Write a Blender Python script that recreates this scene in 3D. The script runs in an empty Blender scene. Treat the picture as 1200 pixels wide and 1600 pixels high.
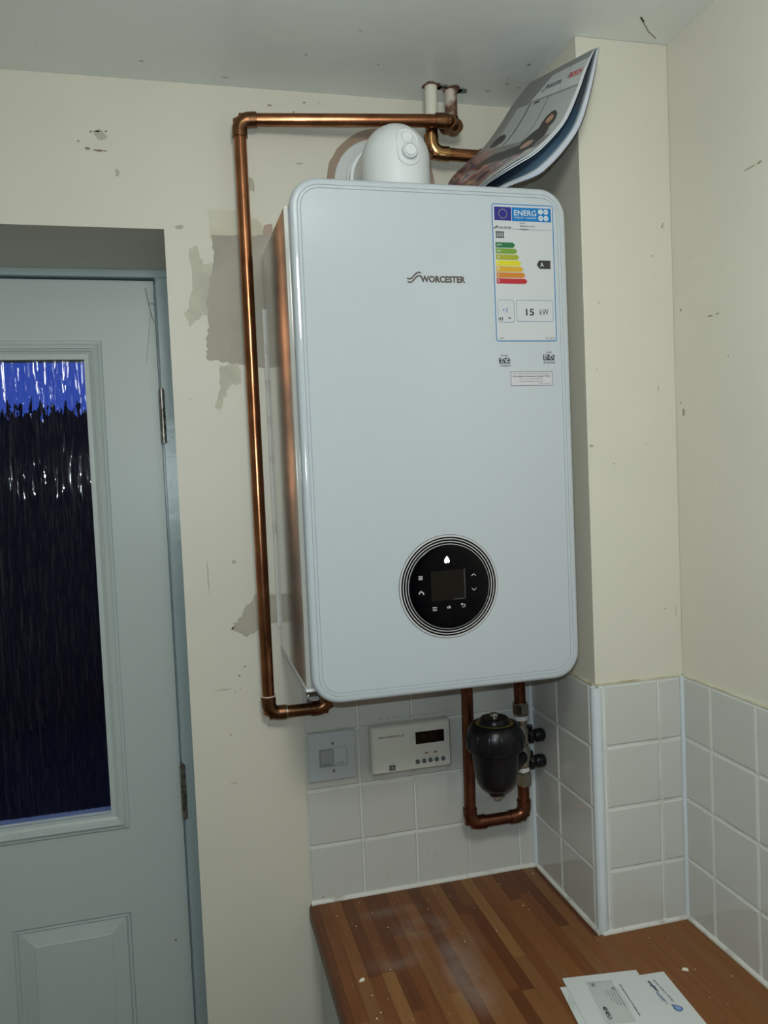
import bpy, bmesh, math, random
from mathutils import Vector, Matrix
random.seed(7)
PI = math.pi
scene = bpy.context.scene
COL = scene.collection

# ------------------------------------------------------------------ camera
CAM = Vector((-0.6189, -1.3736, 0.7584))
yaw, pitch, roll = math.radians(14.0275), math.radians(2.71), math.radians(-2.4767)
fw = Vector((math.sin(yaw)*math.cos(pitch), math.cos(yaw)*math.cos(pitch), -math.sin(pitch)))
r0 = Vector((math.cos(yaw), -math.sin(yaw), 0)); u0 = r0.cross(fw)
ri = r0*math.cos(roll) + u0*math.sin(roll); up = ri.cross(fw)
cd = bpy.data.cameras.new('camera'); cam = bpy.data.objects.new('camera', cd); COL.objects.link(cam)
cd.sensor_fit = 'HORIZONTAL'; cd.sensor_width = 36; cd.lens = 1231.0/1200*36
cd.clip_start = 0.01; cd.clip_end = 100
M = Matrix((ri, up, -fw)).transposed().to_4x4(); M.translation = CAM
cam.matrix_world = M
scene.camera = cam

# ------------------------------------------------------------------ world: blue dusk sky behind the door glass
w = bpy.data.worlds.new('dusk'); scene.world = w; w.use_nodes = True
nt = w.node_tree; bg = nt.nodes['Background']
tc = nt.nodes.new('ShaderNodeTexCoord'); sp = nt.nodes.new('ShaderNodeSeparateXYZ'); cr = nt.nodes.new('ShaderNodeValToRGB')
nt.links.new(tc.outputs['Generated'], sp.inputs[0]); nt.links.new(sp.outputs['Z'], cr.inputs[0]); nt.links.new(cr.outputs[0], bg.inputs[0])
cr.color_ramp.elements[0].position = 0.0; cr.color_ramp.elements[0].color = (0.045, 0.10, 0.52, 1)
cr.color_ramp.elements[1].position = 0.6; cr.color_ramp.elements[1].color = (0.02, 0.05, 0.35, 1)
bg.inputs[1].default_value = 0.75

# ------------------------------------------------------------------ lights: the phone's flash and the room's ceiling lamp
def light(name, kind, loc, energy, color, **kw):
    d = bpy.data.lights.new(name, kind); d.energy = energy; d.color = color
    for k, v in kw.items(): setattr(d, k, v)
    o = bpy.data.objects.new(name, d); COL.objects.link(o); o.location = loc
    return o
fl = light('camera_flash', 'SPOT', CAM + up*0.030 - ri*0.012, 15.5, (0.82, 0.955, 1.0), shadow_soft_size=0.004, spot_size=math.radians(150), spot_blend=0.9)
fl.rotation_euler = cam.matrix_world.to_euler()
light('ceiling_lamp_light', 'POINT', (-0.50, -1.30, 1.22), 19.5, (0.97, 0.98, 0.90), shadow_soft_size=0.10)
vs = scene.view_settings; vs.view_transform = 'Standard'; vs.look = 'None'; vs.gamma = 1.0; vs.use_curve_mapping = False
vs.exposure = 0.0

# ------------------------------------------------------------------ helpers
def mat(name, color, rough=0.5, metal=0.0, spec=0.5, coat=0.0, noise=None, bump=None, emit=None, estr=1.0, alpha=None):
    """noise=(colour2, scale, low, high) mixes a second colour; bump=(scale, strength, distance)"""
    m = bpy.data.materials.new(name); m.use_nodes = True; n = m.node_tree.nodes; l = m.node_tree.links
    p = n['Principled BSDF']; p.inputs['Base Color'].default_value = (*color, 1); p.inputs['Roughness'].default_value = rough
    p.inputs['Metallic'].default_value = metal; p.inputs['Specular IOR Level'].default_value = spec
    p.inputs['Coat Weight'].default_value = coat; p.inputs['Coat Roughness'].default_value = 0.05
    t = n.new('ShaderNodeTexCoord')
    if noise:
        c2, sc, lo, hi = noise[:4]
        x = n.new('ShaderNodeTexNoise'); x.inputs['Scale'].default_value = sc; x.inputs['Detail'].default_value = 6
        r = n.new('ShaderNodeValToRGB'); r.color_ramp.elements[0].position = lo; r.color_ramp.elements[1].position = hi
        r.color_ramp.elements[0].color = (*color, 1); r.color_ramp.elements[1].color = (*c2, 1)
        l.new(t.outputs['Object'], x.inputs['Vector']); l.new(x.outputs['Fac'], r.inputs[0]); l.new(r.outputs[0], p.inputs['Base Color'])
    if bump:
        x = n.new('ShaderNodeTexNoise'); x.inputs['Scale'].default_value = bump[0]; x.inputs['Detail'].default_value = 4
        b = n.new('ShaderNodeBump'); b.inputs['Strength'].default_value = bump[1]; b.inputs['Distance'].default_value = bump[2]
        l.new(t.outputs['Object'], x.inputs['Vector']); l.new(x.outputs['Fac'], b.inputs['Height']); l.new(b.outputs[0], p.inputs['Normal'])
    if emit:
        p.inputs['Emission Color'].default_value = (*emit, 1); p.inputs['Emission Strength'].default_value = estr
    return m

def obj(name, me, m=None, parent=None, smooth=False, loc=None):
    if isinstance(me, bmesh.types.BMesh):
        d = bpy.data.meshes.new(name); bmesh.ops.recalc_face_normals(me, faces=me.faces[:]); me.to_mesh(d); me.free(); me = d
    if m: me.materials.clear(); me.materials.append(m)
    o = bpy.data.objects.new(name, me); COL.objects.link(o)
    if parent: o.parent = parent
    if loc is not None: o.location = loc
    if smooth:
        for p in me.polygons: p.use_smooth = True
        if smooth != 'all':
            me.set_sharp_from_angle(angle=math.radians(35))
            wn = o.modifiers.new('weighted_normals', 'WEIGHTED_NORMAL'); wn.keep_sharp = True; wn.weight = 100
    return o

def tag(o, label=None, cat=None, group=None, kind=None):
    if label: o['label'] = label
    if cat: o['category'] = cat
    if group: o['group'] = group
    if kind: o['kind'] = kind
    return o

def empty(name, loc, label, cat, group=None):
    o = bpy.data.objects.new(name, None); COL.objects.link(o); o.location = loc; o.empty_display_size = 0.05
    return tag(o, label, cat, group)

def world_children(o):
    """parts were built in world coordinates: keep them in place under a root that sits elsewhere"""
    for c in o.children:
        if not c.get('_local'): c.location = c.location - o.location

def abox(bm, x0, x1, y0, y1, z0, z1, bev=0, seg=2):
    r = bmesh.ops.create_cube(bm, size=1)
    vs_ = r['verts']
    for v in vs_:
        v.co = Vector(((x0+x1)/2 + v.co.x*(x1-x0), (y0+y1)/2 + v.co.y*(y1-y0), (z0+z1)/2 + v.co.z*(z1-z0)))
    if bev:
        es = list({e for v in vs_ for e in v.link_edges})
        bmesh.ops.bevel(bm, geom=es, offset=bev, segments=seg, affect='EDGES', profile=0.5)

def box(name, x0, x1, y0, y1, z0, z1, m, parent=None, bev=0, seg=2, smooth=False):
    bm = bmesh.new(); abox(bm, x0, x1, y0, y1, z0, z1, bev, seg)
    return obj(name, bm, m, parent, smooth=bool(bev) or smooth)

def sweep(bm, pts, rad, seg=20, caps=True):
    """tube along points (list of Vector) with radius list"""
    n = len(pts); rings = []
    T = []
    for i in range(n):
        a = pts[max(i-1, 0)]; b = pts[min(i+1, n-1)]
        d = (b-a)
        T.append(d.normalized() if d.length > 1e-9 else Vector((0, 0, 1)))
    ref = Vector((0, 0, 1)) if abs(T[0].z) < 0.9 else Vector((0, 1, 0))
    N = (ref - T[0]*ref.dot(T[0])).normalized()
    for i in range(n):
        if i: 
            N = (N - T[i]*N.dot(T[i])).normalized()
        B = T[i].cross(N)
        r = rad[i] if isinstance(rad, (list, tuple)) else rad
        rings.append([bm.verts.new(pts[i] + (N*math.cos(2*PI*k/seg) + B*math.sin(2*PI*k/seg))*r) for k in range(seg)])
    for i in range(n-1):
        for k in range(seg):
            bm.faces.new((rings[i][k], rings[i][(k+1) % seg], rings[i+1][(k+1) % seg], rings[i+1][k]))
    if caps:
        bm.faces.new(rings[0][::-1]); bm.faces.new(rings[-1])

def tube(name, pts, r, m, parent=None, seg=24):
    bm = bmesh.new(); sweep(bm, [Vector(p) for p in pts], r, seg)
    return obj(name, bm, m, parent, smooth=True)

def stepped(name, a, b, prof, m, parent=None, seg=28):
    """lathe along the line a->b: prof is (distance along, radius)"""
    a, b = Vector(a), Vector(b); d = (b-a).normalized()
    bm = bmesh.new(); ref = Vector((0, 0, 1)) if abs(d.z) < 0.9 else Vector((0, 1, 0))
    N = (ref-d*ref.dot(d)).normalized(); B = d.cross(N); rings = []
    for t, r in prof:
        rings.append([bm.verts.new(a+d*t+(N*math.cos(2*PI*k/seg)+B*math.sin(2*PI*k/seg))*max(r, 1e-5)) for k in range(seg)])
    for i in range(len(rings)-1):
        for k in range(seg):
            bm.faces.new((rings[i][k], rings[i][(k+1) % seg], rings[i+1][(k+1) % seg], rings[i+1][k]))
    bm.faces.new(rings[0][::-1]); bm.faces.new(rings[-1])
    return obj(name, bm, m, parent, smooth=True)

def elbow(name, p0, pc, p1, m, parent=None, R=0.017, cup=0.012, r=0.0127):
    """soldered 90 degree fitting: cups at both ends, bend at corner pc between directions to p0 and p1"""
    p0, pc, p1 = Vector(p0), Vector(pc), Vector(p1)
    d0 = (p0-pc).normalized(); d1 = (p1-pc).normalized()
    pts = [pc+d0*(R+cup), pc+d0*(R+cup*0.96), pc+d0*(R+cup*0.25), pc+d0*(R+0.001)]; rr = [r*0.93, r, r, r*0.985]
    c = pc+(d0+d1)*R
    for i in range(0, 9):
        a = PI/2*i/8
        pts.append(c - d1*R*math.cos(a) - d0*R*math.sin(a)); rr.append(r*0.985)
    pts += [pc+d1*(R+0.001), pc+d1*(R+cup*0.25), pc+d1*(R+cup*0.96), pc+d1*(R+cup)]; rr += [r*0.985, r, r, r*0.93]
    bm = bmesh.new(); sweep(bm, pts, rr, 24)
    return obj(name, bm, m, parent, smooth=True)

def rrect(x0, x1, z0, z1, r, seg=10):
    pts = []
    for cx, cz, a0 in ((x1-r, z1-r, 0), (x0+r, z1-r, PI/2), (x0+r, z0+r, PI), (x1-r, z0+r, 1.5*PI)):
        for i in range(seg+1):
            a = a0+PI/2*i/seg; pts.append((cx+r*math.cos(a), cz+r*math.sin(a)))
    return pts

def loops(name, ring_list, m, parent=None, cap_first=True, cap_last=True, smooth=True):
    """ring_list: list of equally long lists of 3D points"""
    bm = bmesh.new(); rings = [[bm.verts.new(p) for p in r] for r in ring_list]; n = len(rings[0])
    for i in range(len(rings)-1):
        for k in range(n):
            bm.faces.new((rings[i][k], rings[i][(k+1) % n], rings[i+1][(k+1) % n], rings[i+1][k]))
    if cap_first: bm.faces.new(rings[0][::-1])
    if cap_last: bm.faces.new(rings[-1])
    return obj(name, bm, m, parent, smooth=smooth)

def plate(name, x0, x1, z0, z1, r, prof, m, parent=None, seg=8):
    """rounded plate facing -y; prof = list of (inset, y)"""
    return loops(name, [[(px, y, pz) for px, pz in rrect(x0+i, x1-i, z0+i, z1-i, max(r-i, 0.0004), seg)] for i, y in prof], m, parent)

def flat(name, polys, mp, m, parent=None):
    """flat print: 2D polygons mapped onto a surface by mp(u,v)"""
    bm = bmesh.new()
    for p in polys: bm.faces.new([bm.verts.new(mp(u, v)) for u, v in p])
    d = bpy.data.meshes.new(name); bm.to_mesh(d); bm.free()
    return obj(name, d, m, parent)

def rect2(u0, u1, v0, v1): return [(u0, v0), (u1, v0), (u1, v1), (u0, v1)]
def ring2(outer, inner):
    n = len(outer); return [[outer[i], outer[(i+1) % n], inner[(i+1) % n], inner[i]] for i in range(n)]
def disc2(cu, cv, r, n=20): return [(cu+r*math.cos(2*PI*k/n), cv+r*math.sin(2*PI*k/n)) for k in range(n)]
def strip2(pts, wd):
    out = []
    for i in range(len(pts)-1):
        (a, b), (c, d) = pts[i], pts[i+1]; L = math.hypot(c-a, d-b) or 1; nx, ny = -(d-b)/L*wd/2, (c-a)/L*wd/2
        out.append([(a+nx, b+ny), (c+nx, d+ny), (c-nx, d-ny), (a-nx, b-ny)])
    return out

_fc = {}
def text(name, s, u0, u1, v0, v1, mp, m, parent=None, bold=0.0, shear=0.0):
    """lettering fitted into the box u0..u1 (reading direction), v0 (foot) .. v1 (top), mapped by mp"""
    key = (s, bold, shear)
    if key not in _fc:
        c = bpy.data.curves.new('t', 'FONT'); c.body = s; c.size = 1; c.resolution_u = 3; c.offset = bold; c.shear = shear
        o = bpy.data.objects.new('t', c); COL.objects.link(o)
        dg = bpy.context.evaluated_depsgraph_get(); dg.update()
        me = bpy.data.meshes.new_from_object(o.evaluated_get(dg))
        vv = [(v.co.x, v.co.y) for v in me.vertices]; ff = [tuple(p.vertices) for p in me.polygons]
        bpy.data.objects.remove(o); bpy.data.meshes.remove(me)
        _fc[key] = (vv, ff)
    vv, ff = _fc[key]
    xs = [a for a, b in vv]; ys = [b for a, b in vv]; x0, x1, y0, y1 = min(xs), max(xs), min(ys), max(ys)
    me = bpy.data.meshes.new(name)
    me.from_pydata([mp(u0+(a-x0)/(x1-x0)*(u1-u0), v0+(b-y0)/(y1-y0)*(v1-v0)) for a, b in vv], [], ff)
    return obj(name, me, m, parent)

def blob(bm, cx, cy, rx, ry, mp, n=14, jag=0.35):
    rr = [1+random.uniform(-jag, jag) for _ in range(n)]
    bm.faces.new([bm.verts.new(mp(cx+rx*rr[k]*math.cos(2*PI*k/n), cy+ry*rr[k]*math.sin(2*PI*k/n))) for k in range(n)])

def marks(name, lst, mp, m, parent, jag=0.35):
    bm = bmesh.new()
    for a in lst: blob(bm, *a, mp, jag=jag)
    d = bpy.data.meshes.new(name); bm.to_mesh(d); bm.free()
    return tag(obj(name, d, m, parent), kind='stuff')

# ------------------------------------------------------------------ materials
CREAM = mat('cream_wall_paint', (0.61, 0.59, 0.51), 0.5, noise=((0.57, 0.555, 0.48), 2.2, 0.42, 0.68), bump=(26, 0.16, 0.004))
CREAM_R = mat('cream_side_wall_paint', (0.66, 0.635, 0.55), 0.45, noise=((0.62, 0.60, 0.52), 2.6, 0.4, 0.7), bump=(30, 0.14, 0.004))
CEIL = mat('pale_grey_ceiling_paint', (0.78, 0.82, 0.80), 0.34, noise=((0.72, 0.765, 0.75), 3.0, 0.4, 0.7), bump=(14, 0.25, 0.006))
TILE = mat('off_white_glazed_tile', (0.53, 0.545, 0.52), 0.09, noise=((0.51, 0.52, 0.49), 5, 0.4, 0.7), bump=(9, 0.28, 0.004), spec=0.6)
GROUT = mat('white_grout', (0.62, 0.64, 0.61), 0.8, noise=((0.45, 0.44, 0.38), 18, 0.5, 0.8))
SEAL = mat('white_sealant', (0.62, 0.62, 0.58), 0.45, noise=((0.25, 0.22, 0.18), 24, 0.55, 0.8), bump=(60, 0.4, 0.003))
PLAST = mat('white_plastic_trim', (0.58, 0.64, 0.68), 0.3)
DOORP = mat('grey_white_door_paint', (0.50, 0.565, 0.56), 0.38, bump=(40, 0.06, 0.002))
FRAMEP = mat('blue_grey_gloss_paint', (0.42, 0.52, 0.54), 0.28, bump=(22, 0.3, 0.003))
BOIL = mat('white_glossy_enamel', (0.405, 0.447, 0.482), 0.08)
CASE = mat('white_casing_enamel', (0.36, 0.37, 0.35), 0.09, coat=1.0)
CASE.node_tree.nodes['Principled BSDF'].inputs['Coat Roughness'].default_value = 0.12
FLUEP = mat('white_flue_plastic', (0.66, 0.69, 0.70), 0.32)
SILVER = mat('silver_ring', (0.50, 0.50, 0.51), 0.35, metal=0.2)
BLACKG = mat('black_glass', (0.001, 0.001, 0.002), 0.05, spec=0.16)
SCREEN = mat('dark_screen', (0.008, 0.0065, 0.005), 0.12, spec=0.2)
DARK = mat('dark_gap', (0.01, 0.01, 0.01), 0.8)
GREYLINE = mat('grey_groove', (0.30, 0.34, 0.37), 0.5)
INK = mat('brown_black_ink', (0.055, 0.04, 0.033), 0.5)
BLK = mat('black_ink', (0.02, 0.02, 0.022), 0.5)
ICON = mat('lit_icon', (0.5, 0.5, 0.5), 0.5)
FLAME = mat('lit_flame', (1, 1, 1), 0.5, emit=(0.85, 0.95, 1.0), estr=3.0)
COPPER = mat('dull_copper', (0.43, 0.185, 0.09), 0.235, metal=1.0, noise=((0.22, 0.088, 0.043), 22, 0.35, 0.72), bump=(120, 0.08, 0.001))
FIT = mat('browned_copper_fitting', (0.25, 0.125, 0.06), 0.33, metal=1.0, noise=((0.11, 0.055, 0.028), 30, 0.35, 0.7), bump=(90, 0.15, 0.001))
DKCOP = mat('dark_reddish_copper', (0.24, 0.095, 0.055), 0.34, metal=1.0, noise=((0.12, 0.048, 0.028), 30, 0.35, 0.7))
PAINTED = mat('flaking_white_paint', (0.66, 0.64, 0.54), 0.5, noise=((0.22, 0.10, 0.06), 26, 0.60, 0.66), bump=(60, 0.4, 0.002))
RUSTY = mat('rust_stained_paint', (0.55, 0.49, 0.42), 0.5, noise=((0.12, 0.055, 0.03), 34, 0.44, 0.60), bump=(60, 0.5, 0.002))
CHROME = mat('nickel_brass', (0.46, 0.43, 0.38), 0.22, metal=1.0)
BRASS = mat('brass_ring', (0.50, 0.40, 0.13), 0.35, metal=0.8)
STEEL = mat('worn_steel', (0.36, 0.36, 0.34), 0.35, metal=0.9, noise=((0.14, 0.12, 0.10), 60, 0.45, 0.7))
BLKP = mat('black_plastic', (0.006, 0.006, 0.008), 0.30, spec=0.3)
SWITCHP = mat('grey_white_switch_plastic', (0.44, 0.48, 0.49), 0.35)
SWITCHD = mat('greyer_switch_plastic', (0.30, 0.33, 0.34), 0.35)
TIMERP = mat('ivory_plastic', (0.60, 0.61, 0.54), 0.4)
REDI = mat('red_ink', (0.50, 0.03, 0.06), 0.5)
PLASTER = mat('grey_bare_plaster', (0.40, 0.375, 0.315), 0.85, noise=((0.33, 0.31, 0.265), 12, 0.38, 0.7), bump=(70, 0.35, 0.002))
SMEAR = mat('grey_plaster_smear', (0.47, 0.455, 0.385), 0.8, noise=((0.56, 0.545, 0.43), 24, 0.40, 0.65))
BROWNP = mat('brown_bare_plaster', (0.33, 0.25, 0.19), 0.9, noise=((0.27, 0.20, 0.15), 18, 0.4, 0.7))
PINKP = mat('pinkish_bare_plaster', (0.42, 0.32, 0.27), 0.9)
DIRT = mat('brown_dirt', (0.23, 0.19, 0.13), 0.9)
MARK = mat('pale_brown_scuff', (0.33, 0.30, 0.215), 0.9)
SCUFF = mat('faint_scuff', (0.42, 0.40, 0.32), 0.8)
RUSTM = mat('rust_patch', (0.15, 0.07, 0.045), 0.9, noise=((0.33, 0.20, 0.15), 60, 0.4, 0.7), bump=(120, 0.6, 0.002))
GREENP = mat('green_grey_flaked_patch', (0.16, 0.22, 0.17), 0.8)
PAPER = mat('white_paper', (0.62, 0.65, 0.68), 0.45)
PAGEB = mat('bluish_page_edges', (0.50, 0.55, 0.70), 0.5)
ENV = mat('white_envelope_paper', (0.60, 0.63, 0.63), 0.6)
WINF = mat('envelope_window_film', (0.50, 0.53, 0.52), 0.25)
CABW = mat('pale_cabinet_board', (0.50, 0.54, 0.54), 0.5)
CHIP = mat('pale_flake', (0.75, 0.72, 0.62), 0.7)
FLOORM = mat('dark_floor_vinyl', (0.14, 0.12, 0.10), 0.5, noise=((0.20, 0.17, 0.14), 6, 0.4, 0.6))
OUTM = mat('night_dark_masonry', (0.006, 0.007, 0.009), 0.9)

def wood(name, c1, c2):
    m = bpy.data.materials.new(name); m.use_nodes = True; n = m.node_tree.nodes; l = m.node_tree.links; p = n['Principled BSDF']
    t = n.new('ShaderNodeTexCoord'); oi = n.new('ShaderNodeObjectInfo'); add = n.new('ShaderNodeVectorMath'); add.operation = 'ADD'
    g = n.new('ShaderNodeNewGeometry')
    mp = n.new('ShaderNodeMapping'); mp.inputs['Scale'].default_value = (140, 7, 7)
    x = n.new('ShaderNodeTexNoise'); x.inputs['Scale'].default_value = 1; x.inputs['Detail'].default_value = 4
    r = n.new('ShaderNodeValToRGB'); r.color_ramp.elements[0].position = 0.3; r.color_ramp.elements[1].position = 0.75
    r.color_ramp.elements[0].color = (*c1, 1); r.color_ramp.elements[1].color = (*c2, 1)
    l.new(g.outputs['Position'], mp.inputs[0]); l.new(mp.outputs[0], x.inputs['Vector']); l.new(x.outputs['Fac'], r.inputs[0])
    # dust smears wiped over the surface (world placed, they stay with the worktop)
    d = n.new('ShaderNodeTexNoise'); d.inputs['Scale'].default_value = 9; d.inputs['Detail'].default_value = 5; l.new(g.outputs['Position'], d.inputs['Vector'])
    tot = None
    for cx, cy, sx, sy, a in ((-0.278, -0.135, 0.05, 0.035, 0.85), (-0.245, -0.27, 0.035, 0.10, 0.8), (-0.345, -0.21, 0.05, 0.025, 0.55), (-0.32, -0.075, 0.06, 0.02, 0.35), (-0.205, -0.20, 0.02, 0.04, 0.3)):
        s = n.new('ShaderNodeVectorMath'); s.operation = 'SUBTRACT'; s.inputs[1].default_value = (cx, cy, 0); l.new(g.outputs['Position'], s.inputs[0])
        q = n.new('ShaderNodeVectorMath'); q.operation = 'DIVIDE'; q.inputs[1].default_value = (sx, sy, 1); l.new(s.outputs[0], q.inputs[0])
        e = n.new('ShaderNodeVectorMath'); e.operation = 'LENGTH'; l.new(q.outputs[0], e.inputs[0])
        mr = n.new('ShaderNodeMapRange'); mr.interpolation_type = 'SMOOTHSTEP'; mr.inputs[1].default_value = 0.0; mr.inputs[2].default_value = 1.3; mr.inputs[3].default_value = a; mr.inputs[4].default_value = 0
        l.new(e.outputs['Value'], mr.inputs[0])
        if tot is None: tot = mr.outputs[0]
        else:
            ad = n.new('ShaderNodeMath'); ad.operation = 'MAXIMUM'; l.new(tot, ad.inputs[0]); l.new(mr.outputs[0], ad.inputs[1]); tot = ad.outputs[0]
    k = n.new('ShaderNodeMapRange'); k.inputs[1].default_value = 0.35; k.inputs[2].default_value = 0.65; l.new(d.outputs['Fac'], k.inputs[0])
    mu = n.new('ShaderNodeMath'); mu.operation = 'MULTIPLY'; l.new(k.outputs[0], mu.inputs[0]); l.new(tot, mu.inputs[1])
    mx = n.new('ShaderNodeMix'); mx.data_type = 'RGBA'; mx.inputs['B'].default_value = (0.36, 0.31, 0.28, 1)
    l.new(mu.outputs[0], mx.inputs['Factor']); l.new(r.outputs[0], mx.inputs['A']); l.new(mx.outputs['Result'], p.inputs['Base Color'])
    p.inputs['Roughness'].default_value = 0.42; p.inputs['Specular IOR Level'].default_value = 0.22
    return m
WOODS = [wood('stave_'+n_, a, b) for n_, a, b in (
    ('dark', (0.098, 0.033, 0.012), (0.135, 0.048, 0.018)), ('brown', (0.140, 0.050, 0.017), (0.185, 0.070, 0.024)),
    ('mid', (0.175, 0.067, 0.022), (0.22, 0.088, 0.029)), ('tan', (0.175, 0.077, 0.028), (0.215, 0.097, 0.035)),
    ('light', (0.215, 0.100, 0.036), (0.26, 0.125, 0.045)))]

# ------------------------------------------------------------------ the room
FZ, CZ = -0.91, 1.4215
XR, YC = 0.1605, -0.2423          # right wall, chimney front
XL, YF = -2.3, -2.6
def struct(o, label=None):
    o['kind'] = 'structure'
    if label: o['label'] = label
    return o
OX0, OX1, OZ = -1.445, -0.631, 1.181   # door opening
REC = 0.262
bm = bmesh.new()
abox(bm, OX1, XR+0.3, 0, 0.36, FZ, CZ+0.1); abox(bm, XL-0.2, OX0, 0, 0.36, FZ, CZ+0.1); abox(bm, OX0, OX1, 0, 0.36, OZ, CZ+0.1)
wall_back = struct(obj('wall_back', bm, CREAM))
wall_right = struct(box('wall_right', XR, XR+0.2, YF, 0.0, FZ, CZ+0.1, CREAM_R))
wall_left = struct(box('wall_left', XL-0.2, XL, YF, 0.0, FZ, CZ+0.1, CREAM))
wall_front = struct(box('wall_front', XL-0.2, XR+0.2, YF-0.2, YF, FZ, CZ+0.1, mat('dark_far_wall', (0.12, 0.11, 0.10), 0.7)))
wall_chimney = struct(box('wall_chimney', 0, XR, YC, 0.0, FZ, CZ, CREAM, bev=0.002))
floor = struct(box('floor', XL-0.2, XR+0.2, YF-0.2, 0.36, FZ-0.1, FZ, FLOORM))
ceiling = struct(box('ceiling', XL-0.2, XR+0.2, YF-0.2, 0.0, CZ, CZ+0.1, CEIL))
struct(box('ground_outside', -7, 4, 0.36, 9, FZ-0.2, FZ-0.05, OUTM))
struct(box('wall_outside', -6, 3, 4.6, 4.8, FZ-0.05, 1.33, OUTM))

# tiles -----------------------------------------------------------
_tm = {}
def tile(parent, c, size, normal):
    """c = centre on the wall surface, size=(w,h)"""
    key = (round(size[0], 4), round(size[1], 4), normal)
    T = 0.0065
    if key not in _tm:
        bm = bmesh.new(); w_, h_ = size[0]-0.0024, size[1]-0.0024
        # pillow edged tile: base, rounded shoulder, face
        pr = [(0, 0), (0, T*0.55), (0.0012, T*0.85), (0.003, T)]
        rings = []
        for ins, d in pr:
            a, b = w_/2-ins, h_/2-ins
            ps = [(-a, -b), (a, -b), (a, b), (-a, b)]
            rings.append([bm.verts.new({'y': (p, -d, q), 'x': (-d, p, q)}[normal]) for p, q in ps])
        for i in range(3):
            for k in range(4): bm.faces.new((rings[i][k], rings[i][(k+1) % 4], rings[i+1][(k+1) % 4], rings[i+1][k]))
        bm.faces.new(rings[-1]); bm.faces.new(rings[0])
        bmesh.ops.recalc_face_normals(bm, faces=bm.faces[:])
        me = bpy.data.meshes.new('tile'); bm.to_mesh(me); bm.free(); me.materials.append(TILE); _tm[key] = me
    o = bpy.data.objects.new('tile', _tm[key]); COL.objects.link(o); o.parent = parent
    o.location = c; o.rotation_euler = (random.uniform(-.004, .004), random.uniform(-.003, .003), random.uniform(-.004, .004))
    return o
P = 0.1015; ZT = 0.4071
rows = [(ZT-(k+1)*P, ZT-k*P) for k in range(4)]
def tiled(parent, spans, normal, const, lo=None, hi=None):
    for a, b in spans:
        for z0, z1 in rows:
            c = ((a+b)/2, const, (z0+z1)/2) if normal == 'y' else (const, (a+b)/2, (z0+z1)/2)
            tile(parent, c, (b-a, z1-z0), normal)
tiled(wall_back, [(-0.4405, -0.3426), (-0.3426, -0.2411), (-0.2411, -0.1396), (-0.1396, -0.0381), (-0.0381, -0.0075)], 'y', 0.0)
box('grout', -0.4400, 0, -0.0042, 0.001, 0.0, ZT-0.001, GROUT, wall_back)
tiled(wall_chimney, [(YC+0.010, -0.1154), (-0.1154, -0.0085)], 'x', 0.0)
tiled(wall_chimney, [(0.012, 0.1102), (0.1102, XR-0.008)], 'y', YC)
box('grout', -0.0042, 0.001, YC+0.004, -0.005, 0.0, ZT-0.001, GROUT, wall_chimney)
box('grout', 0.004, XR-0.001, YC-0.0042, YC+0.001, 0.0, ZT-0.001, GROUT, wall_chimney)
ys = [YC-0.008, -0.3198]
while ys[-1] > -1.45: ys.append(ys[-1]-P)
tiled(wall_right, [(ys[i+1], ys[i]) for i in range(len(ys)-1)], 'x', XR)
box('grout', XR-0.0042, XR+0.001, ys[-1], YC, 0.0, ZT-0.001, GROUT, wall_right)
CAULK = mat('aged_caulk_line', (0.36, 0.31, 0.20), 0.8, noise=((0.58, 0.56, 0.44), 30, 0.35, 0.6))
box('caulk_line', 0.0, XR-0.001, YC-0.0052, YC+0.001, ZT-0.0006, ZT+0.0018, CAULK, wall_chimney)
box('caulk_line', -0.0052, 0.001, YC+0.002, -0.003, ZT-0.0006, ZT+0.0018, CAULK, wall_chimney)
box('caulk_line', XR-0.0052, XR+0.001, -1.45, YC-0.002, ZT-0.0006, ZT+0.0018, CAULK, wall_right)
# white quadrant strip on the tiled corner of the chimney, sealant in the corners and along the worktop
tube('trim_1', [(0.001, YC+0.001, 0.0), (0.001, YC+0.001, ZT-0.004)], 0.0095, PLAST)
tube('trim_2', [(XR-0.0065, YC-0.0065, 0.0), (XR-0.0065, YC-0.0065, ZT)], 0.0042, PLAST)
tube('trim_3', [(-0.0065, -0.0065, 0.0), (-0.0065, -0.0065, ZT)], 0.0065, PLAST)
tube('trim_4', [(-0.441, -0.007, 0.001), (-0.007, -0.007, 0.001)], 0.0052, SEAL)
tube('trim_5', [(-0.006, -0.007, 0.001), (-0.006, YC-0.004, 0.001)], 0.0052, SEAL)
tube('trim_6', [(-0.004, YC-0.006, 0.001), (XR-0.006, YC-0.006, 0.001)], 0.0048, SEAL)
tube('trim_7', [(XR-0.006, YC-0.006, 0.001), (XR-0.006, -1.40, 0.001)], 0.0052, SEAL)
for n_ in range(1, 8):
    struct(bpy.data.objects['trim_%d' % n_])

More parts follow.
